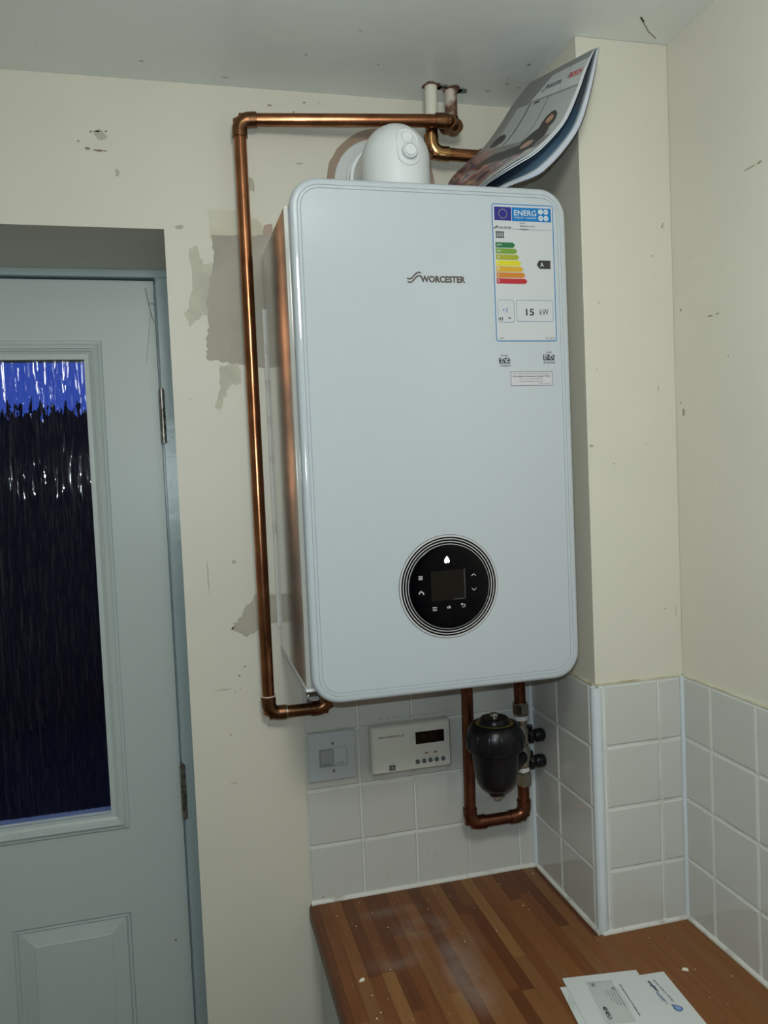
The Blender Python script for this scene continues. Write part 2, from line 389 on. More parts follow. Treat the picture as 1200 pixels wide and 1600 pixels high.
# plaster repairs, brown ring of bare plaster and marks on the walls ------------
def patch(name, pts, y, m, parent, jag=0.0035, sub=5):
    random.seed(len(pts)*13+int(abs(pts[0][0])*1000)); out = []
    for i in range(len(pts)):
        a, b = pts[i], pts[(i+1) % len(pts)]
        for k in range(sub):
            t = k/sub; out.append((a[0]+(b[0]-a[0])*t+random.uniform(-jag, jag), a[1]+(b[1]-a[1])*t+random.uniform(-jag, jag)))
    bm = bmesh.new()
    top = [bm.verts.new((x, y, z)) for x, z in out]; bot = [bm.verts.new((x, 0.001, z)) for x, z in out]
    bm.faces.new(top); n = len(top)
    for k in range(n): bm.faces.new((top[k], top[(k+1) % n], bot[(k+1) % n], bot[k]))
    return obj(name, bm, m, parent)
patch('plaster_smear', [(-0.593, 1.150), (-0.578, 1.155), (-0.571, 1.12), (-0.556, 1.13), (-0.545, 1.06), (-0.560, 1.03), (-0.575, 1.045), (-0.598, 1.02), (-0.604, 1.04), (-0.592, 1.08)], -0.0006, SMEAR, wall_back, 0.003)
patch('plaster_smear', [(-0.556, 1.215), (-0.49, 1.21), (-0.462, 1.185), (-0.462, 1.165), (-0.556, 1.170)], -0.0005, mat('brownish_stain', (0.52, 0.49, 0.38), 0.7, noise=((0.585, 0.57, 0.46), 14, 0.35, 0.6)), wall_back, 0.004)
patch('plaster_smear', [(-0.552, 0.955), (-0.52, 0.96), (-0.515, 0.93), (-0.535, 0.92), (-0.548, 0.90), (-0.556, 0.88), (-0.565, 0.885), (-0.552, 0.92)], -0.0005, SMEAR, wall_back, 0.003)
patch('plaster_patch', [(-0.5526, 1.174), (-0.455, 1.175), (-0.455, 0.975), (-0.478, 0.952), (-0.5126, 0.956), (-0.545, 0.962), (-0.575, 0.967), (-0.571, 0.985), (-0.573, 1.0), (-0.566, 1.02), (-0.568, 1.06), (-0.560, 1.10), (-0.5526, 1.13)], -0.0010, PLASTER, wall_back, 0.0022, 6)
patch('plaster_patch', [(-0.478, 0.5567), (-0.470, 0.555), (-0.470, 0.5055), (-0.505, 0.507), (-0.515, 0.495), (-0.53, 0.490), (-0.545, 0.50), (-0.5575, 0.5019), (-0.548, 0.515), (-0.530, 0.540), (-0.508, 0.560)], -0.0010, PLASTER, wall_back, 0.003)
patch('plaster_patch', [(-0.468, 1.193), (-0.452, 1.195), (-0.452, 1.155), (-0.466, 1.165)], -0.0009, PINKP, wall_back, 0.0015)
bm = bmesh.new()
n = 48; o_ = []
for k in range(n):
    r_ = 0.099+random.uniform(-.0012, .0012); a = 2*PI*k/n; o_.append((-0.254+r_*math.cos(a), 1.268+r_*math.sin(a)))
t_ = [bm.verts.new((x, -0.0011, z)) for x, z in o_]; b_ = [bm.verts.new((x, 0.001, z)) for x, z in o_]
bm.faces.new(t_)
for k in range(n): bm.faces.new((t_[k], t_[(k+1) % n], b_[(k+1) % n], b_[k]))
obj('bare_plaster_ring', bm, BROWNP, wall_back)

WB = lambda u, v: (u, -0.0006, v)
marks('wall_mark', [(-0.7435, 1.306, .0035, .0022), (-0.757, 1.317, .0018, .0018), (-0.727, 1.3035, .0075, .0016), (-0.716, 1.3035, .002, .001),
                    (-0.728, 1.334, .004, .0012), (-0.714, 1.335, .002, .0015), (-0.737, 1.333, .0015, .002),
                    (-0.386, 1.404, .0022, .0018), (-0.446, 1.395, .004, .0015), (-0.405, 1.386, .0015, .002), (-0.467, 0.915, .0022, .003), (-0.361, 1.405, .001, .001),
                    (-0.546, 0.422, .002, .0015), (-0.536, 0.437, .0012, .002), (-0.566, 0.32, .001, .002), (-0.545, 0.40, .001, .001), (-0.555, 0.395, .001, .001),
                    (-0.43, -0.0, .001, .001), (-0.48, 0.40, .0008, .0008), (-0.50, 0.33, .0016, .0009), (-0.603, 0.90, .001, .001)], WB, DIRT, wall_back)
marks('wall_mark', [(-0.722, 1.328, .010, .010), (-0.607, 1.185, .008, .003), (-0.485, 1.26, .006, .012), (-0.545, 0.62, .004, .004), (-0.565, 0.235, .006, .001), (-0.575, 0.40, .014, .0012),
                    (-0.59, 0.60, .001, .03), (-0.40, 1.30, .006, .002), (-0.70, 1.27, .003, .006)], WB, SCUFF, wall_back)
WCf = lambda u, v: (u, YC-0.0006, v)
marks('wall_mark', [(0.1425, 1.136, .002, .0028), (0.1455, 1.140, .0022, .0012), (0.124, 1.089, .0015, .0015), (0.026, 1.014, .0013, .0013), (0.006, 0.79, .0032, .0018), (0.104, 0.79, .0012, .0012),
                    (0.150, 0.515, .0006, .0085), (0.112, 0.449, .0008, .0008), (0.13, 0.52, .0015, .0008), (0.128, 0.878, .001, .004), (0.02, 0.91, .001, .001), (0.044, 0.76, .003, .0008)], WCf, MARK, wall_chimney)
WRt = lambda u, v: (XR-0.0006, u, v)
marks('wall_mark', [(-0.262, 0.838, .003, .0055), (-0.256, 0.853, .002, .0015), (-0.262, 1.000, .0025, .0022), (-0.333, 0.976, .006, .0012), (-0.350, 0.976, .005, .0012), (-0.372, 0.91, .0012, .002),
                    (-0.444, 1.160, .004, .002), (-0.425, 1.160, .012, .0008), (-0.29, 1.075, .001, .001), (-0.33, 0.72, .001, .001)], WRt, MARK, wall_right)
CL = lambda u, v: (u, v, CZ-0.0006)
marks('rust_patch', [(-0.172, -0.055, .0155, .017), (-0.133, -0.050, .016, .018), (-0.153, -0.052, .012, .006)], CL, RUSTM, ceiling, 0.25)
marks('flaked_patch', [(-0.114, -0.048, .009, .008), (-0.150, -0.060, .006, .006)], CL, GREENP, ceiling)
marks('ceiling_mark', [(-0.65, -0.06, .003, .002), (-0.52, -0.03, .006, .0015), (-0.40, -0.12, .002, .003), (-0.33, -0.20, .003, .001), (-0.45, -0.18, .0012, .0012), (-0.28, -0.11, .0015, .002), (-0.22, -0.16, .001, .001), (-0.80, -0.09, .0015, .001), (-0.05, -0.10, .0012, .0012), (-0.045, -0.085, .003, .003), (-0.02, -0.075, .003, .002), (-0.035, -0.15, .003, .004), (-0.10, -0.115, .001, .001), (-0.07, -0.055, .004, .002)], CL, SCUFF, ceiling)
crk = [(0.074, -0.305), (0.083, -0.298), (0.088, -0.291), (0.099, -0.281), (0.108, -0.272), (0.119, -0.265), (0.132, -0.256)]
tag(flat('ceiling_crack', strip2(crk, 0.0016)+strip2([(0.074, -0.305), (0.086, -0.294)], 0.0030), CL, MARK, ceiling), kind='stuff')

# ------------------------------------------------------------------ the door
YD = 0.276
door = struct(bpy.data.objects.new('door_1', None), 'grey-white painted back door with a tall patterned glass pane'); COL.objects.link(door); door.location = (-1.04, 0.3, -0.9)
DX0, DX1, DZ0, DZ1 = -1.42, -0.6605, -0.895, 1.163
GX0, GX1, GZ0, GZ1 = -1.281, -0.799, 0.101, 1.009      # glass
bm = bmesh.new(); yb = YD+0.042
PX = [(-1.3074, -1.084), (-0.996, -0.7726)]; PZ0, PZ1 = -0.78, -0.107
xs = [DX0, PX[0][0], PX[0][1], PX[1][0], PX[1][1], DX1]
abox(bm, DX0, DX1, YD, yb, GZ1, DZ1); abox(bm, DX0, GX0, YD, yb, GZ0, GZ1); abox(bm, GX1, DX1, YD, yb, GZ0, GZ1)
abox(bm, DX0, DX1, YD, yb, PZ1, GZ0); abox(bm, DX0, DX1, YD, yb, DZ0, PZ0)
abox(bm, DX0, PX[0][0], YD, yb, PZ0, PZ1); abox(bm, PX[0][1], PX[1][0], YD, yb, PZ0, PZ1); abox(bm, PX[1][1], DX1, YD, yb, PZ0, PZ1)
obj('door_leaf', bm, DOORP, door)
def rloop(x0, x1, z0, z1, prof): return [[(x0+i, y, z0+i), (x1-i, y, z0+i), (x1-i, y, z1-i), (x0+i, y, z1-i)] for i, y in prof]
for a, b in PX:
    loops('raised_panel', rloop(a, b, PZ0, PZ1, [(0, YD), (0.0035, YD+0.006), (0.006, YD+0.006), (0.008, YD+0.003), (0.011, YD+0.0075), (0.038, YD+0.0005), (0.0395, YD-0.0008), (0.041, YD-0.0008)]), DOORP, door, cap_first=False, smooth=False)
bx_ = 0.0345
loops('glazing_bead', rloop(GX0-bx_, GX1+bx_, GZ0-0.0325, GZ1+bx_+0.002, [(0, YD), (0.0008, YD-0.004), (0.003, YD-0.0055), (0.006, YD-0.005), (0.007, YD-0.008), (0.012, YD-0.011), (0.0165, YD-0.010), (0.0175, YD-0.0065), (0.020, YD-0.006), (0.021, YD-0.003), (0.028, YD+0.001), (0.030, YD+0.001), (0.0345, YD+0.012), (0.0345, YD+0.02)]), DOORP, door, cap_first=False, cap_last=False, smooth=False)
# rain-patterned glass: a real sheet with vertical ripples
g = bpy.data.materials.new('rain_glass'); g.use_nodes = True; n = g.node_tree.nodes; l = g.node_tree.links; p = n['Principled BSDF']
p.inputs['Base Color'].default_value = (0.90, 0.94, 1.0, 1); p.inputs['Transmission Weight'].default_value = 1.0; p.inputs['Roughness'].default_value = 0.028; p.inputs['IOR'].default_value = 1.5
t = n.new('ShaderNodeTexCoord'); mp_ = n.new('ShaderNodeMapping'); mp_.inputs['Scale'].default_value = (118, 118, 13.0)
x1_ = n.new('ShaderNodeTexNoise'); x1_.inputs['Scale'].default_value = 1.0; x1_.inputs['Detail'].default_value = 1
mp2 = n.new('ShaderNodeMapping'); mp2.inputs['Scale'].default_value = (130, 130, 42); x2_ = n.new('ShaderNodeTexNoise'); x2_.inputs['Scale'].default_value = 1.0
a1 = n.new('ShaderNodeMath'); a1.operation = 'MULTIPLY_ADD'; a1.inputs[1].default_value = 0.10
b1 = n.new('ShaderNodeBump'); b1.inputs['Strength'].default_value = 1.0; b1.inputs['Distance'].default_value = 0.0030
l.new(t.outputs['Object'], mp_.inputs[0]); l.new(mp_.outputs[0], x1_.inputs['Vector']); l.new(t.outputs['Object'], mp2.inputs[0]); l.new(mp2.outputs[0], x2_.inputs['Vector'])
l.new(x2_.outputs['Fac'], a1.inputs[0]); l.new(x1_.outputs['Fac'], a1.inputs[2]); l.new(a1.outputs[0], b1.inputs['Height']); l.new(b1.outputs[0], p.inputs['Normal'])
box('glass_pane', GX0, GX1, YD+0.012, YD+0.016, GZ0, GZ1, g, door)
# frame round the leaf
fr = bmesh.new(); yf = REC
abox(fr, DX1+0.0045, OX1+0.001, yf, 0.34, FZ, DZ1+0.004, 0.0015); abox(fr, OX0-0.001, DX0-0.003, yf, 0.34, FZ, DZ1+0.004, 0.0015)
abox(fr, OX0, OX1, yf, 0.34, DZ1+0.004, OZ+0.001, 0.0015)
abox(fr, DX1-0.008, DX1+0.01, yb, 0.34, FZ, DZ1+0.004)
obj('door_frame', fr, FRAMEP, door, smooth=False)
for z0, z1 in ((0.840, 0.9468), (0.0757, 0.1873)):
    bm = bmesh.new(); k_ = 5; L = (z1-z0)/k_
    for i in range(k_):
        a, b = z0+i*L+0.0006, z0+(i+1)*L-0.0006
        sweep(bm, [Vector((-0.6558, 0.2608, a)), Vector((-0.6558, 0.2608, b))], 0.0060, 14)
    sweep(bm, [Vector((-0.6558, 0.2608, z0)), Vector((-0.6558, 0.2608, z1+0.003))], 0.0036, 12)
    abox(bm, -0.6605, -0.6550, 0.266, 0.285, z0, z1)
    obj('hinge', bm, STEEL, door, smooth=True)
DM = lambda u, v: (u, YD-0.0005, v)
marks('door_mark', [(-0.6887, -0.181, .0022, .0025), (-0.81, -0.255, .0008, .0008), (-0.862, -0.205, .001, .001), (-0.9, 0.06, .001, .001), (-0.6645, 1.118, .006, .001)], DM, DIRT, door)
tag(flat('door_scratch', strip2([(-0.676, 1.15), (-0.668, 1.10), (-0.662, 1.08)], .0015)+strip2([(-0.668, 1.10), (-0.678, 1.03), (-0.682, 1.0)], .0007), DM, DIRT, door), kind='stuff')
for c in list(door.children): c.location = c.location-door.location

# ------------------------------------------------------------------ worktop and the cabinet under it
wt = empty('worktop', (-0.142, -0.7, -0.035), 'brown wood-strip kitchen worktop running along the right wall', 'worktop')
X0, X1, YE = -0.4455, XR-0.001, -1.40
bm = bmesh.new()
abox(bm, X0+0.012, -0.0, YE, -0.006, -0.036, -0.0022); abox(bm, -0.001, X1-0.005, YE, YC-0.006, -0.036, -0.0022)
obj('core_board', bm, WOODS[0], wt)
# rounded front edge along the left side
bm = bmesh.new(); pr = [(X0+0.014, -0.0005), (X0+0.008, -0.0006), (X0+0.004, -0.002), (X0+0.001, -0.006), (X0, -0.012), (X0, -0.028), (X0+0.003, -0.034), (X0+0.014, -0.036)]
a_ = [bm.verts.new((x, -0.003, z)) for x, z in pr]; b_ = [bm.verts.new((x, YE, z)) for x, z in pr]
for k in range(len(pr)-1): bm.faces.new((a_[k], a_[k+1], b_[k+1], b_[k]))
bm.faces.new(a_); bm.faces.new(b_[::-1]); obj('front_edge', bm, WOODS[0], wt, smooth=True)
random.seed(21)
cols = []; x = X0+0.014
fixed = {1: 3, 9: 1}
SW = 0.0206
sm = {}
def stave(xa, xb, ya, yb_, mi):
    key = (round(xb-xa, 4), round(yb_-ya, 4), mi)
    if key not in sm:
        bm = bmesh.new(); abox(bm, -(xb-xa)/2+.0001, (xb-xa)/2-.0001, -(yb_-ya)/2+.0001, (yb_-ya)/2-.0001, -0.0022, 0)
        me = bpy.data.meshes.new('stave'); bm.to_mesh(me); bm.free(); me.materials.append(WOODS[mi]); sm[key] = me
    o = bpy.data.objects.new('stave', sm[key]); COL.objects.link(o); o.parent = wt; o.location = ((xa+xb)/2, (ya+yb_)/2, 0)
# staves read off the photograph near the wall, the rest random: x start -> list of (y end, tone)
known = {0: [(-0.33, 1)], 1: [(-0.238, 2)], 2: [(-0.238, 0), (-0.50, 1)], 3: [(-0.235, 1), (-0.52, 4)], 4: [(-0.33, 0), (-0.6, 1)], 5: [(-0.144, 0), (-0.42, 1)],
         6: [(-0.144, 1), (-0.45, 3)], 7: [(-0.06, 1), (-0.31, 2)], 8: [(-0.14, 0), (-0.40, 0)], 9: [(-0.148, 1), (-0.36, 2)], 10: [(-0.326, 3)], 11: [(-0.12, 0), (-0.33, 1), (-0.36, 0)],
         12: [(-0.10, 1), (-0.336, 0), (-0.55, 3)], 13: [(-0.26, 4), (-0.55, 3)], 14: [(-0.22, 1), (-0.47, 1)], 15: [(-0.01, 1), (-0.28, 2)], 16: [(-0.1065, 0), (-0.38, 2)], 17: [(-0.09, 0), (-0.36, 1)]}
i = 0
while x < X1-0.006:
    xb = min(x+SW, X1-0.001); ytop = -0.006 if xb <= 0.0 else YC-0.006
    if x < 0 < xb: xb = 0.0
    y = ytop; ks = list(known.get(i, []))
    while y > YE+0.01:
        if ks: ye, mi = ks.pop(0)
        else: ye, mi = y-random.choice((0.20, 0.24, 0.28, 0.26)), random.choice((0, 1, 1, 2, 2, 3, 3, 4) if x < 0 else (1, 2, 2, 2, 3, 3))
        if ye >= y-0.005: continue
        ye = max(ye, YE); stave(x, xb, ye, y, mi); y = ye
    x = xb; i += 1
for c in wt.children: c.location = c.location-wt.location

cab = empty('base_cabinet', (-0.13, -0.7, FZ), 'pale base cabinet under the brown worktop, beside the back wall', 'cabinet')
box('carcass', -0.412, XR-0.003, -1.39, YC-0.004, FZ+0.09, -0.0365, CABW, cab)
box('side_panel', -0.412, -0.003, YC-0.004, -0.004, FZ+0.09, -0.0365, CABW, cab)
box('plinth', -0.37, -0.02, -1.38, -0.01, FZ, FZ+0.09, DARK, cab)
for a, b in ((-0.50, -0.006), (-1.0, -0.504), (-1.388, -1.004)): box('cabinet_door', -0.430, -0.412, a, b, FZ+0.10, -0.042, CABW, cab, bev=0.002)
for c in cab.children: c.location = c.location-cab.location

# ------------------------------------------------------------------ the boiler
BX0, BX1, BZ0, BZ1, BY = -0.4667, -0.0667, 0.447, 1.1577, -0.3215
CZT = 1.139; CZB = 0.4675
boiler = empty('boiler', (-0.2667, -0.16, CZB), 'white wall-hung gas boiler with a round black control dial', 'boiler')
bm = bmesh.new(); abox(bm, -0.4722, BX1+0.0025, -0.306, -0.003, CZB, CZT)
for v in bm.verts:
    if v.co.z > 1 and v.co.y < -0.2: v.co.z = 1.123
    if v.co.z < 0.6 and v.co.y < -0.2: v.co.z += 0.001
bmesh.ops.bevel(bm, geom=bm.edges[:], offset=0.0012, segments=2, affect='EDGES')
obj('casing', bm, CASE, boiler, smooth=True)
# lighter folded lip under the side panels
bm = bmesh.new(); abox(bm, -0.4732, BX0+0.012, -0.304, -0.006, CZB-0.004, CZB+0.001); abox(bm, BX1-0.012, BX1+0.0035, -0.29, -0.006, CZB-0.004, CZB+0.001)
obj('bottom_lip', bm, FLUEP, boiler)
tube('lock_tab', [(-0.470, -0.262, CZB-0.001), (-0.470, -0.266, CZB-0.013), (-0.470, -0.280, CZB-0.020), (-0.470, -0.300, CZB-0.010)], 0.0012, CASE, boiler, 10)
pf = [(0.004, -0.3085), (0.0, -0.3095), (0.0, BY+0.007), (0.0008, BY+0.0035), (0.003, BY+0.001), (0.0055, BY), (0.0095, BY), (0.0100, BY+0.0010), (0.0107, BY), (0.0140, BY), (0.0145, BY+0.0010), (0.0152, BY), (0.020, BY)]
plate('front_panel', BX0, BX1, BZ0, BZ1, 0.040, pf, BOIL, boiler, 14)
tube('sealant_bead', [(-0.4735, -0.0015, 0.50), (-0.4735, -0.0015, 1.05)], 0.0032, SEAL, boiler, 10)
plate('seam', BX0+0.003, BX1-0.003, BZ0+0.0015, BZ1-0.003, 0.038, [(0.0, -0.3055), (0.0, -0.3090)], DARK, boiler, 14)
BM = lambda u, v, o=0.0003: (BX0+u, BY-o, BZ1-v)
def bmo(o): return lambda u, v: (BX0+u, BY-o, BZ1-v)
def bmt(o): return lambda u, v: (BX0+u, BY-o, BZ1+v)    # for text: v upwards (negative values)
# maker's lettering and twin wave emblem
def wave(u0, v0, k, mp, name, m, par, wd=0.0021):
    pts = [(0, 0.0), (1.2, 0.65), (2.6, 0.75), (4.0, 0.1), (6.5, -2.5), (8.4, -4.2), (9.8, -4.9), (11.2, -4.9), (12.4, -4.3)]
    q = []
    for i in range(len(pts)-1):
        for s in range(3):
            t = s/3; q.append((u0+(pts[i][0]*(1-t)+pts[i+1][0]*t)*k, v0+(pts[i][1]*(1-t)+pts[i+1][1]*t)*k))
    q.append((u0+pts[-1][0]*k, v0+pts[-1][1]*k))
    return strip2(q, wd)
K = 0.00163
flat('emblem', wave(0.1575, 0.1312, K, None, '', None, None)+wave(0.1580, 0.1358, K, None, '', None, None), bmo(0.0003), INK, boiler)
text('lettering', 'WORCESTER', 0.1765, 0.2422, -0.1368, -0.1275, bmt(0.0003), INK, boiler, bold=0.045)
# energy label ---------------------------------------------------
lab = flat('energy_label', [rrect(0.2850, 0.3795, 0.0248, 0.2178, 0.004, 4)], bmo(0.0002), mat('label_film', (0.455, 0.475, 0.50), 0.3), boiler)
BLUE = mat('label_blue', (0.004, 0.145, 0.40), 0.5, spec=0.25); NAVY = mat('flag_blue', (0.004, 0.006, 0.17), 0.4); YEL = mat('star_yellow', (0.65, 0.60, 0.10), 0.4)
WHI = mat('white_print', (0.50, 0.54, 0.57), 0.4)
flat('blue_border', ring2(rrect(0.2853, 0.3792, 0.0250, 0.2177, 0.0037, 5), rrect(0.2865, 0.3780, 0.0262, 0.2165, 0.0025, 5)), bmo(0.0004), BLUE, lab)
flat('flag_field', [rect2(0.2890, 0.3147, 0.0293, 0.0482)], bmo(0.0004), NAVY, lab)
st = []
for k in range(12):
    a = 2*PI*k/12; cx, cy = 0.3019+0.0062*math.sin(a), 0.0388-0.0062*math.cos(a)
    st.append([(cx+(0.0010 if j % 2 == 0 else 0.0004)*math.sin(PI*j/5), cy-(0.0010 if j % 2 == 0 else 0.0004)*math.cos(PI*j/5)) for j in range(10)])
flat('stars', st, bmo(0.0006), YEL, lab)
flat('blue_banner', [rect2(0.3156, 0.3760, 0.0293, 0.0485)], bmo(0.0004), BLUE, lab)
text('lettering', 'ENERG', 0.3190, 0.3531, -0.0408, -0.0330, bmt(0.0006), WHI, lab, bold=0.012)
text('lettering', 'енергия · ενεργεια', 0.3192, 0.3531, -0.0452, -0.0425, bmt(0.0006), WHI, lab, bold=0.01)
for cu, cv, s in ((0.3597, 0.0344, 'Y'), (0.3680, 0.0344, 'IJA'), (0.3597, 0.0434, 'IE'), (0.3680, 0.0434, 'IA')):
    flat('language_dot', [disc2(cu, cv, 0.0037)], bmo(0.0006), WHI, lab)
    text('lettering', s, cu-0.0008*len(s)-0.0004, cu+0.0008*len(s)+0.0004, -cv-0.0013, -cv+0.0013, bmt(0.0008), BLUE, lab)
flat('emblem', wave(0.2870, 0.0590, 0.00055, None, '', None, None, 0.0014), bmo(0.0005), INK, lab)
text('lettering', 'WORCESTER', 0.2912, 0.3140, -0.0598, -0.0567, bmt(0.0005), INK, lab, bold=0.02)
for k, (s, e) in enumerate((('Greenstar', 0.3355), ('GR4300iW 15 S NG', 0.3500), ('7733600379', 0.3405))):
    text('lettering', s, 0.3272, e, -0.0521-k*0.0044, -0.0499-k*0.0044, bmt(0.0005), BLK, lab, bold=0.01)
flat('divider_line', [rect2(0.3145, 0.3762, 0.0598, 0.0601)], bmo(0.0005), BLK, lab)
flat('radiator_symbol', [rect2(0.2905+i*0.0026, 0.2920+i*0.0026, 0.0633, 0.0728) for i in range(5)]+[rect2(0.290, 0.3030, 0.0642, 0.0650), rect2(0.290, 0.3030, 0.0712, 0.0720)], bmo(0.0005), BLK, lab)
ac = [(0.003, 0.115, 0.035), (0.13, 0.25, 0.02), (0.28, 0.29, 0.015), (0.54, 0.47, 0.008), (0.50, 0.29, 0.012), (0.45, 0.16, 0.012), (0.36, 0.006, 0.018)]
for k, s in enumerate(('A+++', 'A++', 'A+', 'A', 'B', 'C', 'D')):
    v0 = 0.0788+k*0.00840; v1 = v0+0.0074; e = 0.3158+k*0.00282; a0 = 0.2893
    m_ = mat('arrow_ink_'+'abcdefg'[k], ac[k], 0.4)
    flat('class_arrow', [[(a0, v0), (e, v0), (e+0.0036, (v0+v1)/2), (e, v1), (a0, v1)]], bmo(0.0004), m_, lab)
    text('lettering', s, 0.2912, 0.2912+0.0026*(1+0.62*(len(s)-1)), -v1+0.0018, -v0-0.0014, bmt(0.0006), WHI, lab, bold=0.008)
flat('rating_flag', [[(0.3514, 0.1087), (0.3553, 0.1028), (0.3728, 0.1028), (0.3728, 0.1147), (0.3553, 0.1147)]], bmo(0.0004), BLK, lab)
text('lettering', 'A', 0.3567, 0.3622, -0.1118, -0.1058, bmt(0.0006), WHI, lab, bold=0.01)
TH = 0.0006
for a, b, c, d in ((0.2893, 0.3143, 0.1592, 0.1908), (0.3178, 0.3747, 0.1592, 0.1900)):
    flat('box_outline', ring2(rrect(a, b, c, d, 0.0035, 5), rrect(a+TH, b-TH, c+TH, d-TH, 0.0031, 5)), bmo(0.0005), mat('outline_ink', (0.10, 0.22, 0.32), 0.4), lab)
text('lettering', '15', 0.3322, 0.3448, -0.1812, -0.1714, bmt(0.0005), BLK, lab, bold=0.02)
text('lettering', 'kW', 0.3535, 0.3674, -0.1800, -0.1718, bmt(0.0005), BLK, lab)
flat('house_outline', strip2([(0.2948, 0.1782), (0.2948, 0.1695), (0.3019, 0.1625), (0.3090, 0.1695), (0.3090, 0.1782), (0.2948, 0.1782)], 0.0003), bmo(0.0005), GREYLINE, lab)
wv = []
for r_ in (0.0018, 0.0034, 0.0050):
    wv += strip2([(0.2995+r_*math.cos(a), 0.1733+r_*math.sin(a)) for a in [(-0.9+0.3*j) for j in range(7)]], 0.0005)
flat('sound_waves', wv+[rect2(0.2972, 0.2990, 0.1722, 0.1744)], bmo(0.0005), BLUE, lab)
text('lettering', '43', 0.2902, 0.2968, -0.1882, -0.1834, bmt(0.0005), BLK, lab, bold=0.02)
text('lettering', 'dB', 0.3042, 0.3090, -0.1863, -0.1833, bmt(0.0005), BLK, lab)
text('lettering', '2015', 0.2905, 0.2975, -0.2147, -0.2122, bmt(0.0005), BLK, lab)
text('lettering', '811/2013', 0.3622, 0.3755, -0.2147, -0.2122, bmt(0.0005), BLK, lab)
# small code labels and notice under it
def code(u0, u1, v0, v1, cap, num, cu0, cu1, nu0, nu1):
    random.seed(int(u0*1e4)); ps = []; nx_, ny_ = 16, 7
    for i in range(nx_):
        for j in range(ny_):
            if i in (0,) or j == ny_-1 or random.random() < 0.5:
                a, b = (u1-u0)/nx_, (v1-v0)/ny_; ps.append(rect2(u0+i*a, u0+(i+1)*a, v0+j*b, v0+(j+1)*b))
    flat('code_block', ps, bmo(0.0003), BLK, boiler)
    text('lettering', cap, cu0, cu1, -(v0-0.0018), -(v0-0.0050), bmt(0.0003), BLK, boiler)
    text('lettering', num, nu0, nu1, -(v1+0.0047), -(v1+0.0020), bmt(0.0003), BLK, boiler, bold=0.01)
code(0.2883, 0.3061, 0.2407, 0.2487, 'Product', '7733600379', 0.2918, 0.3028, 0.2900, 0.3058)
code(0.3567, 0.3745, 0.2365, 0.2447, 'Label', '8716037006', 0.3618, 0.3700, 0.3570, 0.3755)
notice = flat('filter_notice', [rect2(0.3052, 0.3701, 0.2605, 0.2808)], bmo(0.0002), mat('notice_film', (0.47, 0.47, 0.51), 0.35), boiler)
o4 = [(0.3052, 0.2605), (0.3701, 0.2605), (0.3701, 0.2808), (0.3052, 0.2808)]; i4 = [(0.3058, 0.2611), (0.3695, 0.2611), (0.3695, 0.2802), (0.3058, 0.2802)]
flat('box_outline', ring2(o4, i4), bmo(0.0004), INK, notice)
for s, a, b, c, d, bo in (('Your boiler and system are protected by a', 0.308, 0.3672, 0.2628, 0.2650, 0), ('Worcester Greenstar System Filter', 0.308, 0.3668, 0.2662, 0.2688, 0.02),
                          ('Service annually. Required', 0.3195, 0.3548, 0.2704, 0.2722, 0), ('www.worcester-bosch.co.uk', 0.3185, 0.3550, 0.2736, 0.2754, 0), ('8 716 106 447', 0.3490, 0.3670, 0.2770, 0.2784, 0)):
    text('lettering', s, a, b, -d, -c, bmt(0.0004), INK, notice, bold=bo)
# control dial -----------------------------------------------------
DU, DV = 0.2006, 0.5606; dcx, dcz = BX0+DU, BZ1-DV
def lathe_y(name, cx, cz, prof, m, par, seg=72):
    return loops(name, [[(cx+r*math.cos(2*PI*k/seg), y, cz+r*math.sin(2*PI*k/seg)) for k in range(seg)] for r, y in prof], m, par)
dial = lathe_y('control_dial', dcx, dcz, [(0.0735, BY+0.002), (0.0735, BY-0.0006), (0.0728, BY-0.0008), (0.060, BY-0.0008)], BLACKG, boiler)
for ro, ri_ in ((0.0731, 0.0701), (0.0682, 0.0665), (0.0644, 0.0628), (0.0606, 0.0593)):
    loops('silver_ring', [[(dcx+r*math.cos(2*PI*k/72), y, dcz+r*math.sin(2*PI*k/72)) for k in range(72)] for r, y in ((ro, BY-0.0005), (ro-0.0003, BY-0.0013), (ri_+0.0003, BY-0.0013), (ri_, BY-0.0005))], SILVER, dial, False, False)
lathe_y('glass_face', dcx, dcz, [(0.0594, BY-0.0005), (0.0594, BY-0.0022), (0.0585, BY-0.0027), (0.050, BY-0.0031), (0.030, BY-0.0034)], BLACKG, dial)
flat('screen', [rect2(0.1728, 0.2228, 0.5372, 0.5795)], bmo(0.0038), SCREEN, dial)
flat('screen_edge', [rect2(0.2222, 0.2236, 0.5360, 0.5790), rect2(0.2050, 0.2236, 0.5780, 0.5792)], bmo(0.0039), mat('screen_rim', (0.05, 0.05, 0.055), 0.3), dial)
dm = bmo(0.0040)
flat('flame_icon', [[(0.1977+a, 0.5222+b) for a, b in ((0, -.0052), (.0022, -.0022), (.0036, .0010), (.0036, .0034), (.0016, .0048), (.0008, .0030), (-.0006, .0048), (-.0030, .0046), (-.0040, .0020), (-.0030, -.0014), (-.0012, -.0034))]], dm, FLAME, dial)
ic = []
for i in range(5): ic.append(rect2(0.1553+i*0.0012, 0.1560+i*0.0012, 0.5425, 0.5482))
ic += [rect2(0.1548, 0.1613, 0.5432, 0.5438), rect2(0.1548, 0.1613, 0.5467, 0.5473)]
ic += strip2([(0.1550, 0.5680), (0.1560, 0.5655), (0.1590, 0.5650), (0.1612, 0.5665), (0.1618, 0.5690)], 0.0016)+strip2([(0.1570, 0.5652), (0.1580, 0.5632)], 0.0012)
ic += [rect2(0.1738, 0.1802, 0.5878+i*0.0022, 0.5887+i*0.0022) for i in range(3)]
